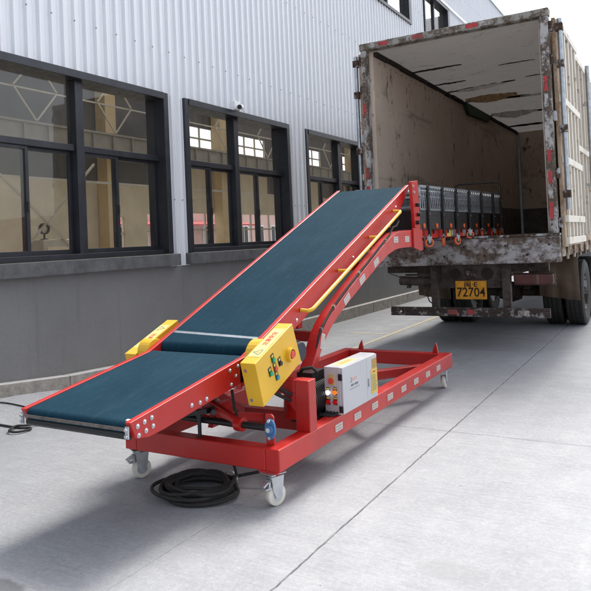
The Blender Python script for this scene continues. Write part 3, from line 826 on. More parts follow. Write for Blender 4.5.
# casters: swivel fork, nylon wheel, brake pedal
r_ = .063
wheel_m = MB().lathe([(.020, -.02), (.045, -.02), (.052, -.0175), (r_-.003, -.0175), (r_, -.013), (r_, .013), (r_-.003, .0175), (.052, .0175), (.045, .02), (.020, .02)], (0, 0, 0), 'x', 32).mesh('wheel')
hub_m = MB().cyl((-.026, 0, 0), (.026, 0, 0), .013, 12).cyl((-.021, 0, 0), (.021, 0, 0), .036, 20).mesh('hub')
fk = MB()
for s_ in (-1, 1): fk.prism([(-.045, .105), (.045, .105), (.035, .03), (.014, -.018), (-.014, -.018), (-.035, .03)], s_*.026-.0018, s_*.026+.0018)
fk.box(-.0275, .0275, -.05, .045, .103, .108); fk.cyl((0, -.02, .108), (0, -.02, .125), .022, 16); fk.box(-.05, .05, -.065, .045, .125, .130)
fork_m = fk.mesh('fork')
bk = MB(); bk.box(-.022, .022, -.085, -.045, .045, .052); bk.prism([(-.10, .07), (-.05, .095), (-.045, .09), (-.095, .06)], -.02, .02); bk.prism([(-.06, .095), (-.045, .095), (-.05, .045), (-.062, .045)], -.02, .02)
brake_m = bk.mesh('brake')
for (x, y, a, brake) in ((2.40, 3.47, -28, 1), (3.46, 3.435, -20, 1), (3.455, 6.66, 8, 0), (2.42, 6.66, 15, 0)):
    cst = link('caster', fork_m, M['steel'], None); COL.objects.unlink(cst); COL.objects.link(cst)
    cst.location = Vector((x, y, r_)) - Vector(cv.location); cst.parent = cv; cst.rotation_euler = (0, 0, R(a))
    for nm, me_, mt in (('wheel', wheel_m, M['wheelw']), ('hub', hub_m, M['steel'])) + ((('brake_pedal', brake_m, M['steel']),) if brake else ()):
        if not me_.materials:
            me_.materials.append(mt)
            if nm != 'brake_pedal': me_.polygons.foreach_set('use_smooth', [True]*len(me_.polygons)); me_.set_sharp_from_angle(angle=R(35))
        o = bpy.data.objects.new(nm, me_); COL.objects.link(o); o.parent = cst

# lower rails
lowpoly = [(2.551, .669), (3.573, .82), (3.56, .672), (3.24, .632), (2.80, .575), (2.68, .566), (2.59, .582)]
for x0_, x1_ in ((X1-.035, X1), (X0, X0+.035)):
    r1 = cp('lower_side_rail', MB().prism(lowpoly, x0_, x1_), M['red'], .003)
    if x1_ == X1:
        for (y, z) in ((2.601, .640), (2.651, .650), (2.704, .658), (2.607, .594), (2.66, .604), (2.712, .614), (3.026, .645), (3.10, .643), (3.16, .650), (3.396, .765), (3.479, .777), (3.456, .723), (3.405, .680)):
            q = MB(); q.cyl((X1+.0005, y, z), (X1+.003, y, z), .013, 14); q.cyl((X1+.003, y, z), (X1+.009, y, z), .0085, 10, .006); q.build('bolt', M['steel'], r1, smooth=True)
# upper rails
hpoly = [(3.50, up(3.50)), (6.60, up(6.60)), (6.60, up(6.6)-.05), (6.30, up(6.3)-.165), (3.50, up(3.5)-.165)]
for x0_, x1_ in ((X1-.035, X1), (X0, X0+.035)):
    r2 = cp('upper_side_rail', MB().prism(hpoly, x0_, x1_), M['red'], .003)
    if x1_ == X1:
        for (y, z) in ((4.217, .964), (5.198, 1.36), (6.219, 1.80), (6.26, 1.76)):
            q = MB(); q.cyl((X1+.0005, y, z), (X1+.003, y, z), .013, 14); q.cyl((X1+.003, y, z), (X1+.009, y, z), .0085, 10, .006); q.build('bolt', M['chrome'], r2, smooth=True)
# belts: slabs that wrap a roller at each end
def beltloop(ya, za, yb, zb, r, name):
    d = Vector((0, yb-ya, zb-za)).normalized(); nrm = Vector((0, -d.z, d.y))
    pts = []
    for i in range(13):
        an = math.pi*i/12; pts.append(Vector((0, ya, za)) + nrm*r*math.cos(an) - d*r*math.sin(an))
    for i in range(13):
        an = math.pi*i/12; pts.append(Vector((0, yb, zb)) - nrm*r*math.cos(an) + d*r*math.sin(an))
    b = MB(); inner = []
    cen = [Vector((0, ya, za))]*13 + [Vector((0, yb, zb))]*13
    inn = [c + (p-c)*(1-.004/r) for p, c in zip(pts, cen)]
    xa, xb = X0+.037, X1-.037; n = len(pts)
    vo = [[b.bm.verts.new((x, p.y, p.z)) for p in pts] for x in (xa, xb)]
    vi = [[b.bm.verts.new((x, p.y, p.z)) for p in inn] for x in (xa, xb)]
    for i in range(n):
        j = (i+1) % n
        b._f([vo[0][i], vo[0][j], vo[1][j], vo[1][i]]); b._f([vi[0][i], vi[1][i], vi[1][j], vi[0][j]])
        b._f([vo[0][i], vi[0][i], vi[0][j], vo[0][j]]); b._f([vo[1][i], vo[1][j], vi[1][j], vi[1][i]])
    o = cp(name, b, M['belt'], smooth=True)
    for (c0, c1) in ((ya, za), (yb, zb)):
        MB().cyl((xa-.002, c0, c1), (xb+.002, c0, c1), r-.0045, 20).build('roller', M['steel'], o, smooth=True)
    return o
dn = Vector((0, 1, .1475)).normalized(); nn = Vector((0, -dn.z, dn.y))
r = .036
a_ = Vector((0, 2.59, lowr(2.59)-.006)) - nn*r; c_ = Vector((0, 3.58, lowr(3.58)-.004)) - nn*r
lb = beltloop(a_.y, a_.z, c_.y, c_.z, r, 'lower_belt')
dn = Vector((0, 1, .398)).normalized(); nn = Vector((0, -dn.z, dn.y))
r = .052
a_ = Vector((0, 3.70, up(3.70)-.004)) - nn*r; c_ = Vector((0, 6.56, up(6.56)-.004)) - nn*r
ubt = beltloop(a_.y, a_.z, c_.y, c_.z, r, 'upper_belt')
q = MB(); v = []
for x, y in ((X0+.04, 3.80), (X1-.04, 3.76), (X1-.04, 3.785), (X0+.04, 3.825)): v.append(q.bm.verts.new((x, y, up(y)-.0035)))
q._f(v); q.build('splice_strip', M['galv'], ubt)
cp('splice_cover_bar', MB().bar((X0+.037, 2.5495, .633), (X1-.037, 2.5495, .633), .006, .016), M['nosebar'])
cp('nose_roller', MB().cyl((X0+.03, 2.578, .596), (X1-.03, 2.578, .596), .02, 18), M['blackmetal'], smooth=True)
for x in (X0+.018, X1-.018):
    q = MB(); q.box(x-.010, x+.010, 2.543, 2.551, .59, .65); q.cyl((x, 2.533, .635), (x, 2.543, .635), .009, 8); q.cyl((x, 2.533, .603), (x, 2.543, .603), .009, 8); cp('tension_bracket', q, M['steel'])
q = MB(); q.lathe([(.03, -.02), (.039, -.02), (.039, .0), (.03, .0)], (3.158, 2.60, .632), 'x', 20); cp('roller_flange', q, M['wheelw'], smooth=True)
# slider pan and cross ties below the belts
q = MB(); q.prism([(4.0, up(4.0)-.15), (6.25, up(6.25)-.15), (6.25, up(6.25)-.165), (4.0, up(4.0)-.165)], X0+.036, X1-.036)
cp('belt_pan', q, M['red2'])
q = MB()
for y in (4.3, 5.2, 6.1): q.box(X0+.036, X1-.036, y, y+.06, up(y)-.225, up(y)-.168)
q.box(X0+.036, X1-.036, 3.1, 3.16, lowr(3.1)-.13, lowr(3.1)-.078)
each(q, 'cross_tie', M['red2'], cv)
# yellow guard boxes
gp = [(3.337, .826), (3.778, 1.0), (3.873, .746), (3.412, .564)]
gb = cp('guard_box', MB().prism(gp, 3.315, 3.42), M['yellow'], .003)
gb['label'] = 'yellow guard box carrying the push buttons'
ty_ = Vector((0, .441, .174)).normalized(); tz_ = Vector((0, -ty_.z, ty_.y))
def gpt(y, z, x=3.421): return Vector((x, y, z))
for (y, z) in ((3.348, .79), (3.405, .61)):
    q = MB(); yy = y
    q.cyl((3.345, 3.37+(.826-z)*.29-.0, z), (3.345, 3.335+(.826-z)*.29-.0, z-.01), .011, 12); q.build('bolt', M['chrome'], gb, smooth=True)
for (y, z, m) in ((3.529, .820, 'green'), (3.608, .787, 'black'), (3.551, .764, 'redink'), (3.496, .746, 'green'), (3.569, .710, 'cyan')):
    q = MB(); c = Vector((3.4205, y, z))
    u_ = Vector((0, .35, -.94)).normalized()
    q.bar(c - u_*.034, c + u_*.020, .004, .034, up=(0, .94, .35)); bt = q.build('push_button', M['black'], gb)
    q = MB(); q.cyl(c+Vector((.002, 0, 0))+u_*.006, c+Vector((.012, 0, 0))+u_*.006, .014, 16); q.build('button_cap', M[m], bt, smooth=True)
    q = MB(); k = c+Vector((.0025, 0, 0))-u_*.020; q.bar(k-u_*.007, k+u_*.007, .001, .02, up=(0, .94, .35)); q.build('button_label', M['ysheet'], bt)
c = Vector((3.42, 3.725, .815))
q = MB(); n_ = 22
for k in range(n_):
    a0 = R(-20)+R(290)*k/n_; a1 = R(-20)+R(290)*(k+1)/n_
    P = [(c.y+rr_*math.cos(a_), c.z+rr_*math.sin(a_)) for rr_, a_ in ((.034, a0), (.044, a0), (.044, a1), (.034, a1))]
    q.prism(P, 3.4195, 3.447)
es = q.build('emergency_stop_shroud', M['yellow'], gb)
q = MB(); q.cyl(c, c+Vector((.018, 0, 0)), .018, 16); q.cyl(c+Vector((.018, 0, 0)), c+Vector((.03, 0, 0)), .026, 20, .022); q.build('stop_button', M['redink'], es, smooth=True)
# sticker on the sloping top
def sticker(cen, xw, L, flip=1, top=None):
    c = Vector(cen); q = MB(); q.bar(c-ty_*L/2, c+ty_*L/2, xw, .0012, up=tuple(tz_)); s0 = q.build('warning_sticker', M['psheet'], top)
    ux = ty_*flip; uy = Vector((-1, 0, 0))*flip
    q = MB(); q.text('注意安全', .040, c+tz_*.0012+ux*.045, ux, uy*1.0, .0003, .001)
    q.text('!', .03, c+tz_*.0012-ux*(L/2-.05)-uy*.004, ux, uy, .0003, .001)
    q.build('sticker_text', M['redink'], s0)
    q = MB(); o_ = c+tz_*.0012-ux*(L/2-.05)
    A = o_+uy*.03; B = o_-uy*.022-ux*.03; C = o_-uy*.022+ux*.03
    for a, b_ in ((A, B), (B, C), (C, A)): q.bar(a, b_, .005, .0006, up=tuple(tz_))
    q.build('warning_triangle', M['greyink'], s0)
mid = Vector((3.367, (3.337+3.778)/2, (.826+1.0)/2))
sticker(mid+tz_*.0012, .085, .33, 1, gb)
gl_ = [(3.56, .79), (4.02, .967), (4.11, .72), (3.635, .54)]
g2 = cp('guard_box', MB().prism(gl_, 2.20, 2.30), M['yellow'], .003)
sticker(Vector((2.25, (3.56+4.02)/2, (.79+.967)/2))+tz_*.0012, .085, .32, -1, g2)
# hinge covers
for x0_, x1_ in ((3.205, 3.313), (2.303, 2.395)):
    q = MB(); P = []
    for k in range(11):
        rr_ = .115 if x0_ > 3 else .085; a = R(200-k*14); P.append((3.66+rr_*math.cos(a), .80+rr_*math.sin(a)))
    P += [(3.74, .72), (3.55, .70)]
    q.prism(P, x0_, x1_); cp('hinge_cover', q, M['yellow'], .004)
cp('side_motor', MB().cyl((3.14, 3.92, .80), (3.36, 3.92, .80), .075, 22).cyl((3.36, 3.92, .80), (3.40, 3.92, .80), .06, 22), M['navy'], smooth=True)
# curved box-section arms
lower_edge = [(4.12, .335), (4.216, .469), (4.339, .668), (4.422, .775), (4.673, .946), (5.543, 1.275), (5.78, 1.392), (5.95, 1.412), (6.62, 1.405)]
upper_edge = [(3.98, .335), (4.13, .50), (4.303, .700), (4.415, .868), (4.636, 1.005), (5.112, 1.221), (5.70, 1.47), (5.93, 1.565), (6.62, 1.562)]
def sp2(pts, n=5):
    V = [Vector((0, a, c_)) for a, c_ in pts]; out = []
    for i in range(len(V)-1):
        p0 = V[max(0, i-1)]; p1 = V[i]; p2 = V[i+1]; p3 = V[min(len(V)-1, i+2)]
        for k in range(n):
            u = k/n; p = .5*((2*p1)+(p2-p0)*u+(2*p0-5*p1+4*p2-p3)*u*u+(3*p1-p0-3*p2+p3)*u**3); out.append((p.y, p.z))
    out.append((V[-1].y, V[-1].z)); return out
lower_edge = sp2([(4.12, .335), (4.216, .469), (4.34, .668), (4.46, .80), (4.673, .935), (5.10, 1.115), (5.543, 1.29), (5.80, 1.372), (6.05, 1.405), (6.62, 1.405)])
upper_edge = sp2([(3.98, .335), (4.13, .50), (4.285, .700), (4.42, .868), (4.636, 1.005), (5.112, 1.221), (5.60, 1.43), (5.86, 1.525), (6.08, 1.562), (6.62, 1.562)])
for x0_, x1_ in ((3.205, 3.30), (2.30, 2.395)):
    q = MB(); n = len(lower_edge)
    vs = [[q.bm.verts.new((x, p[0], p[1])) for p in L_] for x in (x0_, x1_) for L_ in (lower_edge, upper_edge)]
    l0, u0, l1, u1 = vs
    for i in range(n-1):
        q._f([l0[i], l0[i+1], u0[i+1], u0[i]]); q._f([l1[i], u1[i], u1[i+1], l1[i+1]]); q._f([u0[i], u0[i+1], u1[i+1], u1[i]]); q._f([l0[i], l1[i], l1[i+1], l0[i+1]])
    q._f([l0[0], u0[0], u1[0], l1[0]]); q._f([l0[-1], l1[-1], u1[-1], u0[-1]])
    ar = cp('support_arm', q, M['red'], .005)
    if x1_ == 3.30:
        for (y, z, dy, dz) in ((4.405, .79, .35, 1), (4.84, 1.052, .9, .48), (5.145, 1.18, .9, .42), (5.45, 1.305, .9, .4), (5.93, 1.487, 1, 0), (6.22, 1.487, 1, 0)):
            d = Vector((0, dy, dz)).normalized(); c = Vector((3.3012, y, z)); q = MB(); q.bar(c-d*.055, c+d*.055, .0016, .055, up=(0, -d.z, d.y)); st_ = q.build('reflective_sticker', M['white'], ar)
            q = MB()
            for k in range(6):
                for o in (-.012, .012):
                    k0 = c+d*(-.04+k*.015)+Vector((.0012, -d.z*o, d.y*o)); q.bar(k0, k0+d*.008, .0006, .009, up=(0, -d.z, d.y))
            q.build('sticker_print', M['tan'], st_)
        hp = [(4.16, .47), (4.285, .67), (4.40, .872), (4.62, 1.014), (5.10, 1.232), (5.69, 1.482), (5.80, 1.53), (5.90, 1.60), (6.02, 1.62)]
        P = []
        for i in range(len(hp)-1):
            for k in range(4):
                u = k/4; P.append((3.290, hp[i][0]*(1-u)+hp[i+1][0]*u, hp[i][1]*(1-u)+hp[i+1][1]*u+.002+.003*math.sin(i*4+k)))
        P.append((3.29, 6.05, 1.66))
        cp('hose', MB().tube(P, .0085, 8), M['rubber'], smooth=True)
        for (y, z) in ((4.40, .88), (4.62, 1.02), (5.10, 1.24), (5.69, 1.49)):
            q = MB(); q.bar((3.279, y, z), (3.304, y+.004, z-.002), .010, .022); cp('cable_clip', q, M['chrome'])
q = MB()
for y, z in ((4.42, .78), (5.4, 1.24), (5.95, 1.43)): q.box(2.376, 3.224, y, y+.07, z, z+.07)
each(q, 'arm_crossbar', M['red2'], cv, .004)
# red end plates and bolts
pp = [(6.40, 2.03), (6.62, 2.07), (6.64, 1.57), (6.72, 1.56), (6.70, 1.385), (6.38, 1.395), (6.38, 1.60), (6.50, 1.62)]
for x0_, x1_ in ((3.225, 3.30), (2.30, 2.375)):
    pe = MB()
    pe.prism([(6.42, 2.045 if x1_ > 3 else 1.9), (6.60, 2.065 if x1_ > 3 else 1.9), (6.62, 1.563), (6.47, 1.563)], x0_+.04 if x1_ > 3 else x0_, x1_-.0 if x1_ > 3 else x1_-.04)
    e_ = cp('end_plate', pe, M['red'], .004)
    MB().prism([(6.36, 1.59), (6.61, 1.57), (6.61, 1.375), (6.55, 1.36), (6.36, 1.40)], x1_+.001 if x1_ > 3 else x0_-.02, x1_+.02 if x1_ > 3 else x0_-.001).build('foot_plate', M['red'], e_, bevel=.003)
    if x1_ > 3:
        for (y, z) in ((6.521, 1.82), (6.545, 1.724), (6.505, 1.644), (6.626, 1.482)):
            q = MB(); q.cyl((3.301, y, z), (3.335, y, z), .020, 12); q.build('bolt', M['black'], e_, smooth=True)
        for (y, z) in ((6.45, 2.0), (6.47, 1.94)):
            MB().cyl((3.3005, y, z), (3.31, y, z), .014, 12).build('bolt', M['chrome'], e_, smooth=True)
# telescoping rails reaching into the lorry
for x0_, x1_ in ((3.10, 3.16), (2.46, 2.52)):
    t_ = cp('telescopic_rail', MB().box(x0_, x1_, 6.5, 10.75, 1.48, 1.575), M['red'], .004)
    if x0_ > 3:
        for k, (y, m) in enumerate(((7.95, 'ysheet'), (8.12, 'whitetape'), (8.62, 'whitetape'), (8.95, 'redtape'), (9.2, 'whitetape'), (9.7, 'whitetape'), (10.1, 'whitetape'))):
            MB().box(x1_+.001, x1_+.003, y, y+.15, 1.49, 1.568).build('reflective_sticker', M[m], t_)
q = MB()
for k in range(9): q.box(2.521, 3.099, 6.7+k*.5, 6.76+k*.5, 1.50, 1.56)
each(q, 'rail_tie', M['red2'], cv)
# yellow handrail
hp0 = Vector((3.285, 4.285, 1.022)); hp1 = Vector((3.285, 6.14, 1.753)); dd = (hp1-hp0)
q = MB(); q.tube([(3.205, 4.285-.01, 1.025), (3.262, 4.28, 1.021), (3.280, 4.30, 1.028)] + [tuple(hp0+dd*u) for u in (.02, .25, .5, .75, .985)] + [(3.278, 6.13, 1.750), (3.26, 6.135, 1.752), (3.205, 6.14, 1.756)], .014, 12)
hr = cp('handrail', q, M['yellow'], smooth=True)
for u in (.335, .68):
    p = hp0+dd*u; MB().cyl((3.205, p.y, p.z), (3.28, p.y, p.z), .012, 10).build('standoff', M['yellow'], hr, smooth=True)
# lift linkage at the low end
q = MB(); q.bar((2.62, 3.62, .60), (3.19, 3.47, .435), .055, .055); lk = cp('lift_link', q, M['red'], .006)
q = MB(); q.cyl((3.18, 3.475, .43), (3.23, 3.47, .43), .042, 18); q.build('clamp_collar', M['red'], lk, smooth=True)
q = MB(); q.bar((3.34, 3.84, .60), (3.12, 4.18, .30), .06, .05); q.bar((2.55, 3.84, .60), (2.75, 4.18, .30), .06, .05); q.bar((2.62, 3.95, .34), (2.78, 3.48, .60), .04, .06); q.bar((3.05, 3.95, .34), (3.0, 3.50, .46), .03, .05)
each(q, 'link_strut', M['red'], cv, .004)
cp('actuator_bracket', MB().prism([(3.60, .34), (3.86, .34), (3.80, .48), (3.66, .48)], 2.86, 2.90), M['red'], .003)
cp('pivot_shaft', MB().cyl((2.50, 3.47, .43), (3.40, 3.465, .43), .02, 16), M['blackmetal'], smooth=True)
bp_ = cp('bearing_plate', MB().prism([(3.40, bz1-.002), (3.455, bz1-.002), (3.455, .50), (3.44, .515), (3.40, .515)], 3.452, 3.466, 'y'), M['red'], .003)
q = MB()
P = [(3.437+.036*math.cos(a)*1.0, .43+.062*math.sin(a)) for a in [2*math.pi*k/20 for k in range(20)]]
q.prism(P, 3.436, 3.4515, 'y'); q.cyl((3.437, 3.436, .43), (3.437, 3.42, .43), .026, 18); q.build('flange_bearing', M['blue'], bp_, bevel=.003)
q = MB()
for z in (.48, .382): q.cyl((3.437, 3.436, z), (3.437, 3.424, z), .010, 8)
q.cyl((3.437, 3.42, .43), (3.437, 3.414, .43), .014, 14); q.build('bearing_bolt', M['chrome'], bp_)
q = MB(); q.cyl((2.55, 4.1, .46), (2.95, 3.55, .50), .03, 14); q.cyl((2.95, 3.55, .50), (3.08, 3.38, .51), .016, 12); cp('hydraulic_cylinder', q, M['blackmetal'], smooth=True)
q = MB(); q.bar((2.80, 3.44, .46), (3.0, 3.44, .50), .05, .03); q.cyl((2.93, 3.43, .455), (2.93, 3.43, .50), .02, 12); q.cyl((2.93, 3.43, .335), (2.93, 3.43, .455), .012, 8); cp('pivot_bracket', q, M['blackmetal'])
q = MB(); q.cyl((2.42, 3.62, .63), (3.18, 3.56, .63), .013, 10); cp('tie_rod', q, M['steel'], smooth=True)
cp('drop_hose', MB().tube([(3.12, 3.52, .62), (3.15, 3.50, .52), (3.17, 3.50, .46)], .009, 7), M['rubber'], smooth=True)
cp('drop_hose', MB().tube([(3.30, 3.62, .62), (3.36, 3.70, .56), (3.41, 3.82, .49), (3.40, 4.0, .38)], .012, 7), M['rubber'], smooth=True)
cp('drop_hose', MB().tube([(3.32, 3.66, .64), (3.38, 3.73, .58), (3.42, 3.83, .52), (3.38, 4.05, .40)], .012, 7), M['rubber'], smooth=True)
# drive motor behind the control cabinet
q = MB(); q.cyl((3.31, 4.05, .45), (3.31, 4.42, .45), .115, 24); mt = cp('drive_motor', q, M['blackmetal'], smooth=True)
q = MB()
for k in range(14): q.lathe([(.11, -.003), (.119, -.003), (.119, .003), (.11, .003)], (3.31, 4.08+k*.024, .45), 'y', 24)
q.box(3.24, 3.36, 4.12, 4.3, .56, .62); q.build('cooling_fins', M['blackmetal'], mt)
MB().box(3.22, 3.40, 4.05, 4.42, .30, .345).build('motor_foot', M['blackmetal'], mt)
q = MB(); q.tube([(3.38, 4.16, .62), (3.36, 4.12, .66), (3.30, 4.10, .65), (3.24, 4.15, .60)], .012, 8); q.build('motor_cable', M['rubber'], mt, smooth=True)
# control cabinet
eb = cp('control_cabinet', MB().box(3.410, 3.530, 4.194, 4.794, .336, .655), M['white'], .004)
MB().box(3.5305, 3.545, 4.20, 4.60, .340, .651).build('cabinet_door', M['white'], eb, bevel=.002)
MB().box(3.5305, 3.544, 4.604, 4.79, .340, .651).build('cabinet_door', M['white'], eb, bevel=.002)
for z in (.59, .375):
    MB().box(3.519, 3.548, 4.182, 4.1935, z-.022, z+.022).build('hinge', M['black'], eb, bevel=.003)
yf = 4.1935
sw = MB().box(3.445, 3.488, yf-.004, yf, .535, .592).build('main_switch', M['ysheet'], eb, bevel=.002)
MB().cyl((3.467, yf-.004, .563), (3.467, yf-.022, .563), .019, 16).build('switch_knob', M['redink'], sw, smooth=True)
MB().box(3.450, 3.483, yf-.0015, yf-.0002, .598, .608).build('switch_label', M['ysheet'], eb)
for (x, z, m) in ((3.437, .482, 'lampw'), (3.489, .486, 'lampo'), (3.437, .420, 'lampr'), (3.489, .421, 'lampr')):
    l = MB().box(x-.014, x+.014, yf-.003, yf, z-.02, z+.034).build('indicator_lamp', M['black'], eb, bevel=.002)
    MB().box(x-.013, x+.013, yf-.0045, yf-.0032, z+.020, z+.031).build('lamp_label', M['ysheet'], l)
    MB().cyl((x, yf-.003, z), (x, yf-.014, z), .0155, 16).build('lamp_lens', M[m], l, smooth=True)
for k in range(4):
    x = 3.425+k*.025
    q = MB(); q.cyl((x, yf-.001, .350), (x, yf-.03, .345), .010, 10); q.tube([(x, yf-.03, .345), (x-.02, yf-.06, .338), (x-.08, yf-.04, .342), (3.33, 4.2, .35)], .007, 7); q.build('cable_gland', M['rubber'], eb, smooth=True)
# cabinet print
xd = 3.5452
lg = MB(); lg.text('DUFFY', .028, (xd, 4.385, .545), (0, 1, 0), (0, 0, 1), .0002); lg.build('cabinet_logo_text', M['orangeink'], eb)
lg = MB(); lg.tube([(xd, 4.325, .563), (xd, 4.34, .556), (xd, 4.343, .545), (xd, 4.338, .534), (xd, 4.325, .528), (xd, 4.325, .545)], .0016, 5)
for (y, l, z) in ((4.33, .035, .508), (4.37, .008, .508), (4.39, .055, .508)):
    lg.box(xd-.0004, xd+.0004, y, y+l, z-.007, z+.007)
for k in range(12): lg.box(xd-.0004, xd+.0004, 4.31+k*.013, 4.319+k*.013, .482, .486)
lg.build('cabinet_print', M['greyink'], eb)
MB().box(xd-.0008, xd+.001, 4.700, 4.784, .555, .624).build('tan_label', M['tan'], eb)
ys_ = MB().box(xd-.0008, xd+.001, 4.672, 4.786, .375, .552).build('notice_sheet', M['ysheet'], eb)
q = MB()
for k in range(9): q.box(xd+.001, xd+.0016, 4.684, 4.684+random.uniform(.06, .092), .505-k*.0135, .5095-k*.0135)
q.build('notice_lines', M['greyink'], ys_)
MB().box(xd+.001, xd+.0016, 4.705, 4.755, .524, .536).build('notice_heading', M['redink'], ys_)
MB().box(xd-.001, xd+.006, 4.62, 4.635, .44, .50).build('door_latch', M['galv'], eb)
tpn = MB().box(3.435, 3.515, 4.26, 4.52, .6552, .6562).build('top_label', M['psheet'], eb)
q = MB()
for k in range(4): q.box(3.455, 3.495, 4.31+k*.045, 4.34+k*.045, .6563, .6567)
q.build('label_print', M['orangeink'], tpn)

# ------------------------------------------------------------------ expandable roller conveyor, folded up on the rails
rc = empty('expandable_roller_conveyor', (2.83, 7.0, 1.38), 'folded black and silver roller conveyor on orange casters at the head of the belt', 'roller conveyor')
def rp(name, b, m, bevel=0, parent=None, **k): return b.build(name, m, parent or rc, bevel=bevel, **k)
RX0, RX1, RY0, RY1 = 2.46, 3.20, 6.98, 10.62
def rt(y): return 2.035+(y-7)*.014
ly = [7.16, 7.67, 8.22, 8.80, 9.42, 10.08, 10.55]
# rollers
ym = RY0+.03; rollers = MB().cyl((RX0+.03, 0, 0), (RX1-.03, 0, 0), .023, 12).mesh('roller')
k = 0
while ym < RY1:
    o = bpy.data.objects.new('roller', rollers)
    if not rollers.materials: rollers.materials.append(M['galv']); rollers.polygons.foreach_set('use_smooth', [True]*len(rollers.polygons)); rollers.set_sharp_from_angle(angle=R(35))
    COL.objects.link(o); o.parent = rc; o.location = Vector((0, ym, rt(ym)-.055)) - Vector(rc.location); ym += .062
# scissor lattices
for x in (RX1-.012, RX0+.012):
    q = MB(); y = RY0
    while y < RY1:
        z1 = rt(y)-.012; z0 = 1.79
        q.bar((x-.006, y, z0), (x-.006, y+.052, z1), .004, .016, up=(0, 1, 0)); q.bar((x+.006, y+.052, z0), (x+.006, y, z1), .004, .016, up=(0, 1, 0)); y += .064
    rp('scissor_lattice', q, M['lattice'])
    q = MB()
    y = RY0-.02
    q.bar((x+(.006 if x > 3 else -.006), RY0-.03, rt(RY0)), (x+(.006 if x > 3 else -.006), RY1+.02, rt(RY1)), .024, .026); q.bar((x+.002, RY0-.03, 1.93), (x+.002, RY1+.02, 1.96), .006, .010); q.bar((x, RY0-.03, 1.792), (x, RY1+.02, 1.80), .008, .016)
    rp('side_rail', q, M['lattice'])
    q = MB()
    for k in range(40):
        q.cyl((x+.01, RY0+k*.091, rt(RY0)-.005), (x+.016, RY0+k*.091, rt(RY0)-.005+.001*k), .009, 8)
    each(q, 'rivet', M['chrome'], rc)
# legs
for i, y in enumerate(ly):
    for x, s_ in ((RX1+.012, 1), (RX0-.012, -1)):
        q = MB(); q.box(x-.014, x+.014, y-.021, y+.021, 1.50, rt(y)+.012)
        q.box(x-.011, x+.011, y-.015, y+.015, 1.455, 1.5)
        lg_ = rp('leg', q, M['blackmetal'], .004)
        q = MB(); q.cyl((x+s_*.0145, y+.0, 1.74), (x+s_*.022, y, 1.74), .01, 8); q.cyl((x+s_*.0145, y, 1.98), (x+s_*.022, y, 1.98), .009, 8); q.build('bolt', M['chrome'], lg_)
# dark folded cross panels with orange knobs
for i, y in enumerate([7.0]+[(a+b_)/2+.02 for a, b_ in zip(ly, ly[1:])]):
    q = MB(); q.box(RX0+.02, RX1-.02, y-.01, y+.01, 1.53, 1.785); q.box(RX1-.012, RX1-.004, y-.19, y+.19, 1.575, 1.785); q.box(RX0+.004, RX0+.012, y-.19, y+.19, 1.575, 1.785)
    cpn = rp('cross_panel', q, M['blacksatin'], .002)
    q = MB(); q.lathe([(0, 0), (.026, 0), (.030, .008), (.022, .016), (0, .018)], (RX1-.004, y+.02, 1.615), 'x', 14); q.build('knob', M['orange'], cpn, smooth=True)
# casters
cw = MB().lathe([(.033, -.014), (.045, -.014), (.050, -.010), (.050, .010), (.045, .014), (.033, .014)], (0, 0, 0), 'x', 24).mesh('wheel')
ch = MB().cyl((-.012, 0, 0), (.012, 0, 0), .0345, 18).mesh('hub')
q = MB()
for s_ in (-1, 1): q.prism([(-.03, .062), (.028, .062), (.016, .0), (-.004, -.01)], s_*.019-.0012, s_*.017+.0012)
q.box(-.02, .02, -.032, .03, .060, .065); q.cyl((0, -.0, .065), (0, 0, .085), .01, 10)
cf = q.mesh('fork')
for i, y in enumerate(ly):
    for x in (RX1+.012, RX0-.012):
        zb = 1.385 if y < 8.76 else TB+.002
        c_ = bpy.data.objects.new('caster', cf)
        if not cf.materials: cf.materials.append(M['lattice'])
        COL.objects.link(c_); c_.parent = rc; c_.location = Vector((x, y-.03, zb+.050)) - Vector(rc.location); c_.rotation_euler = (0, 0, R([-50, 10, -28, -60, 12, -45, -20][i]))
        c_.scale = (1, 1, 1)
        for nm, me_, mt_ in (('wheel', cw, M['orange']), ('hub', ch, M['blackmetal'])):
            if not me_.materials: me_.materials.append(mt_); me_.polygons.foreach_set('use_smooth', [True]*len(me_.polygons)); me_.set_sharp_from_angle(angle=R(35))
            o = bpy.data.objects.new(nm, me_); COL.objects.link(o); o.parent = c_
# near end frame
q = MB(); y = RY0-.045
q.box(RX0, RX1, y, y+.015, 2.0, 2.02); q.box(RX0, RX1, y, y+.015, 1.80, 1.825); q.box(RX1-.02, RX1, y, y+.015, 1.825, 2.0); q.box(RX0, RX0+.02, y, y+.015, 1.825, 2.0); q.box(RX0, RX1, y, y+.012, 1.91, 1.93)
each(q, 'end_frame', M['galv'], rc, .003)
# push handle at the far end
P = [(RX0+.02, 10.62, 1.95), (RX0+.02, 10.66, 2.20), (RX0+.04, 10.67, 2.262), (RX0+.09, 10.67, 2.285), (RX1-.09, 10.67, 2.285), (RX1-.03, 10.67, 2.262), (RX1-.01, 10.66, 2.20), (RX1-.01, 10.62, 1.95)]
rp('push_handle', MB().tube(P, .014, 10), M['blackmetal'], smooth=True)

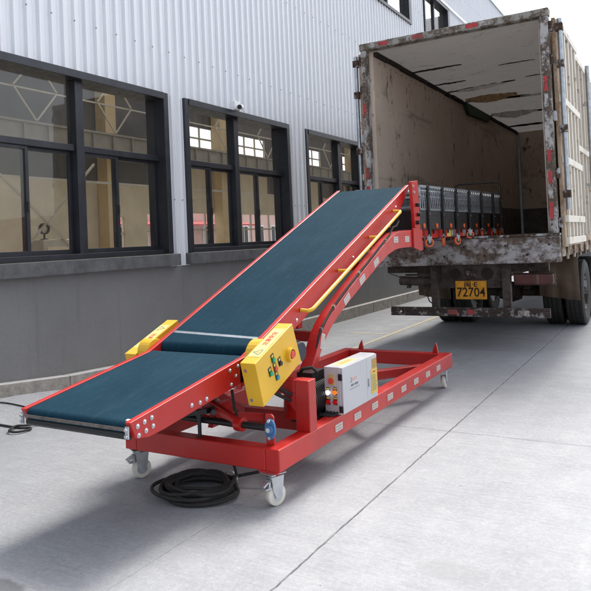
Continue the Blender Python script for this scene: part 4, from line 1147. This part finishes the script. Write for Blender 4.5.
# ------------------------------------------------------------------ cables on the ground
b = MB(); P = []; random.seed(11)
turns = 12; N = 46
for k in range(turns*N+1):
    a = 2*math.pi*k/N; tn = k/N
    rr_ = .185+.022*math.sin(tn*2.1)+.010*math.sin(a*3+tn*1.3)+.014*math.sin(tn*1.1)
    cx_ = 2.925+.035*math.sin(tn*1.7); cy_ = 3.40+.03*math.cos(tn*2.3)
    P.append((cx_+rr_*1.08*math.cos(a), cy_+rr_*.98*math.sin(a), .014+.0045*tn+.006*math.sin(a*2+tn)+(.004)))
b.tube(P, .0115, 8)
b.tube([P[-1], (3.13, 3.52, .10), (3.12, 3.50, .20), (3.10, 3.52, .225)], .010, 8)
b.tube([(3.03, 3.58, .05), (3.22, 3.66, .09), (3.32, 3.74, .17), (3.35, 3.80, .24)], .010, 8)
cc = b.build('cable_coil', M['rubber'], smooth=True)
tag(cc, 'coiled black power cable lying on the concrete under the low end of the conveyor', 'cable')
b = MB(); b.lathe([(.046, -.007), (.050, -.007), (.050, .007), (.046, .007)], (3.05, 3.57, .05), 'y', 16); b.build('cable_tie', M['galv'], cc)

def spline(pts, n=8):
    V = [Vector(p) for p in pts]; out = []
    for i in range(len(V)-1):
        p0 = V[max(0, i-1)]; p1 = V[i]; p2 = V[i+1]; p3 = V[min(len(V)-1, i+2)]
        for k in range(n):
            u = k/n; out.append(.5*((2*p1)+(p2-p0)*u+(2*p0-5*p1+4*p2-p3)*u*u+(3*p1-p0-3*p2+p3)*u**3))
    out.append(V[-1]); return out
def lay(pts, r, name, label, ties=None):
    P = [(p.x, p.y, gz(p.x, p.y)+r+.001+(p.z if len(p) > 2 else 0)) for p in spline([(a, c, d) for a, c, d in pts])]
    return tag(MB().tube(P, r, 8).build(name, M['rubber'], smooth=True), label, 'cable')
lay([(-.0+.2, 3.5, 0), (.40, 3.76, 0), (.50, 3.88, 0), (.60, 3.96, 0), (.66, 3.99, 0), (.71, 3.93, .004), (.68, 3.83, .008), (.60, 3.82, .012), (.56, 3.92, .016), (.60, 4.0, .012), (.66, 4.12, .006), (.72, 4.28, 0), (.95, 4.55, 0), (1.6, 4.75, 0), (2.3, 4.7, 0)], .0095, 'ground_cable', 'thick black cable with one small loop on the concrete left of the conveyor')
lay([(.14, 3.6, 0), (.18, 3.95, 0), (.30, 4.15, 0), (.45, 4.3, 0), (.9, 4.8, 0), (1.5, 5.2, 0)], .006, 'ground_cable', 'thin straight black cable on the concrete nearer the kerb than the looped one')

# ------------------------------------------------------------------ light, sky, camera
EL = 56
w = bpy.data.worlds.new('World'); S.world = w; w.use_nodes = True; nt = w.node_tree; nt.nodes.clear()
sk = nt.nodes.new('ShaderNodeTexSky'); sk.sky_type = 'NISHITA'; sk.sun_disc = False
sk.sun_elevation = R(EL); sk.sun_rotation = R(-3); sk.air_density = 1.0; sk.dust_density = 3.5; sk.ozone_density = 1.0
bg = nt.nodes.new('ShaderNodeBackground'); bg.inputs[1].default_value = .15
ow = nt.nodes.new('ShaderNodeOutputWorld'); hs = nt.nodes.new('ShaderNodeHueSaturation'); hs.inputs['Saturation'].default_value = .38; nt.links.new(sk.outputs[0], hs.inputs['Color']); nt.links.new(hs.outputs[0], bg.inputs[0]); nt.links.new(bg.outputs[0], ow.inputs[0])
sl = bpy.data.lights.new('Sun', 'SUN'); sl.energy = 1.5; sl.angle = R(18); sl.color = (1, .965, .91)
so = bpy.data.objects.new('Sun', sl); COL.objects.link(so)
sd = Vector((-.06*math.cos(R(EL)), math.cos(R(EL)), math.sin(R(EL))))
so.rotation_euler = sd.to_track_quat('Z', 'Y').to_euler(); so.location = (0, 0, 20)

cam = bpy.data.cameras.new('Camera'); co = bpy.data.objects.new('Camera', cam); COL.objects.link(co); S.camera = co
fw = Vector((-.50519032, .86278601, .01957168)); rt_ = Vector((.86174662, .50554789, -.04259217)); upv = Vector((-.04664, .0, 0))
upv = rt_.cross(fw)
Mx = Matrix((rt_, upv, -fw)).transposed().to_4x4(); Mx.translation = Vector((5.546, .119, 1.52)); co.matrix_world = Mx
cam.sensor_width = 36; cam.lens = 673.758/591*36
cam.shift_x = (295.5-285.914)/591; cam.shift_y = -(295.5-227.488)/591
cam.clip_start = .05; cam.clip_end = 2000
S.view_settings.view_transform = 'Standard'; S.view_settings.look = 'None'; S.view_settings.gamma = 1; S.view_settings.use_curve_mapping = False
S.view_settings.exposure = 1.22
S.render.engine = 'CYCLES'; S.cycles.use_denoising = True
S.cycles.max_bounces = 10; S.cycles.diffuse_bounces = 8; S.cycles.transparent_max_bounces = 12
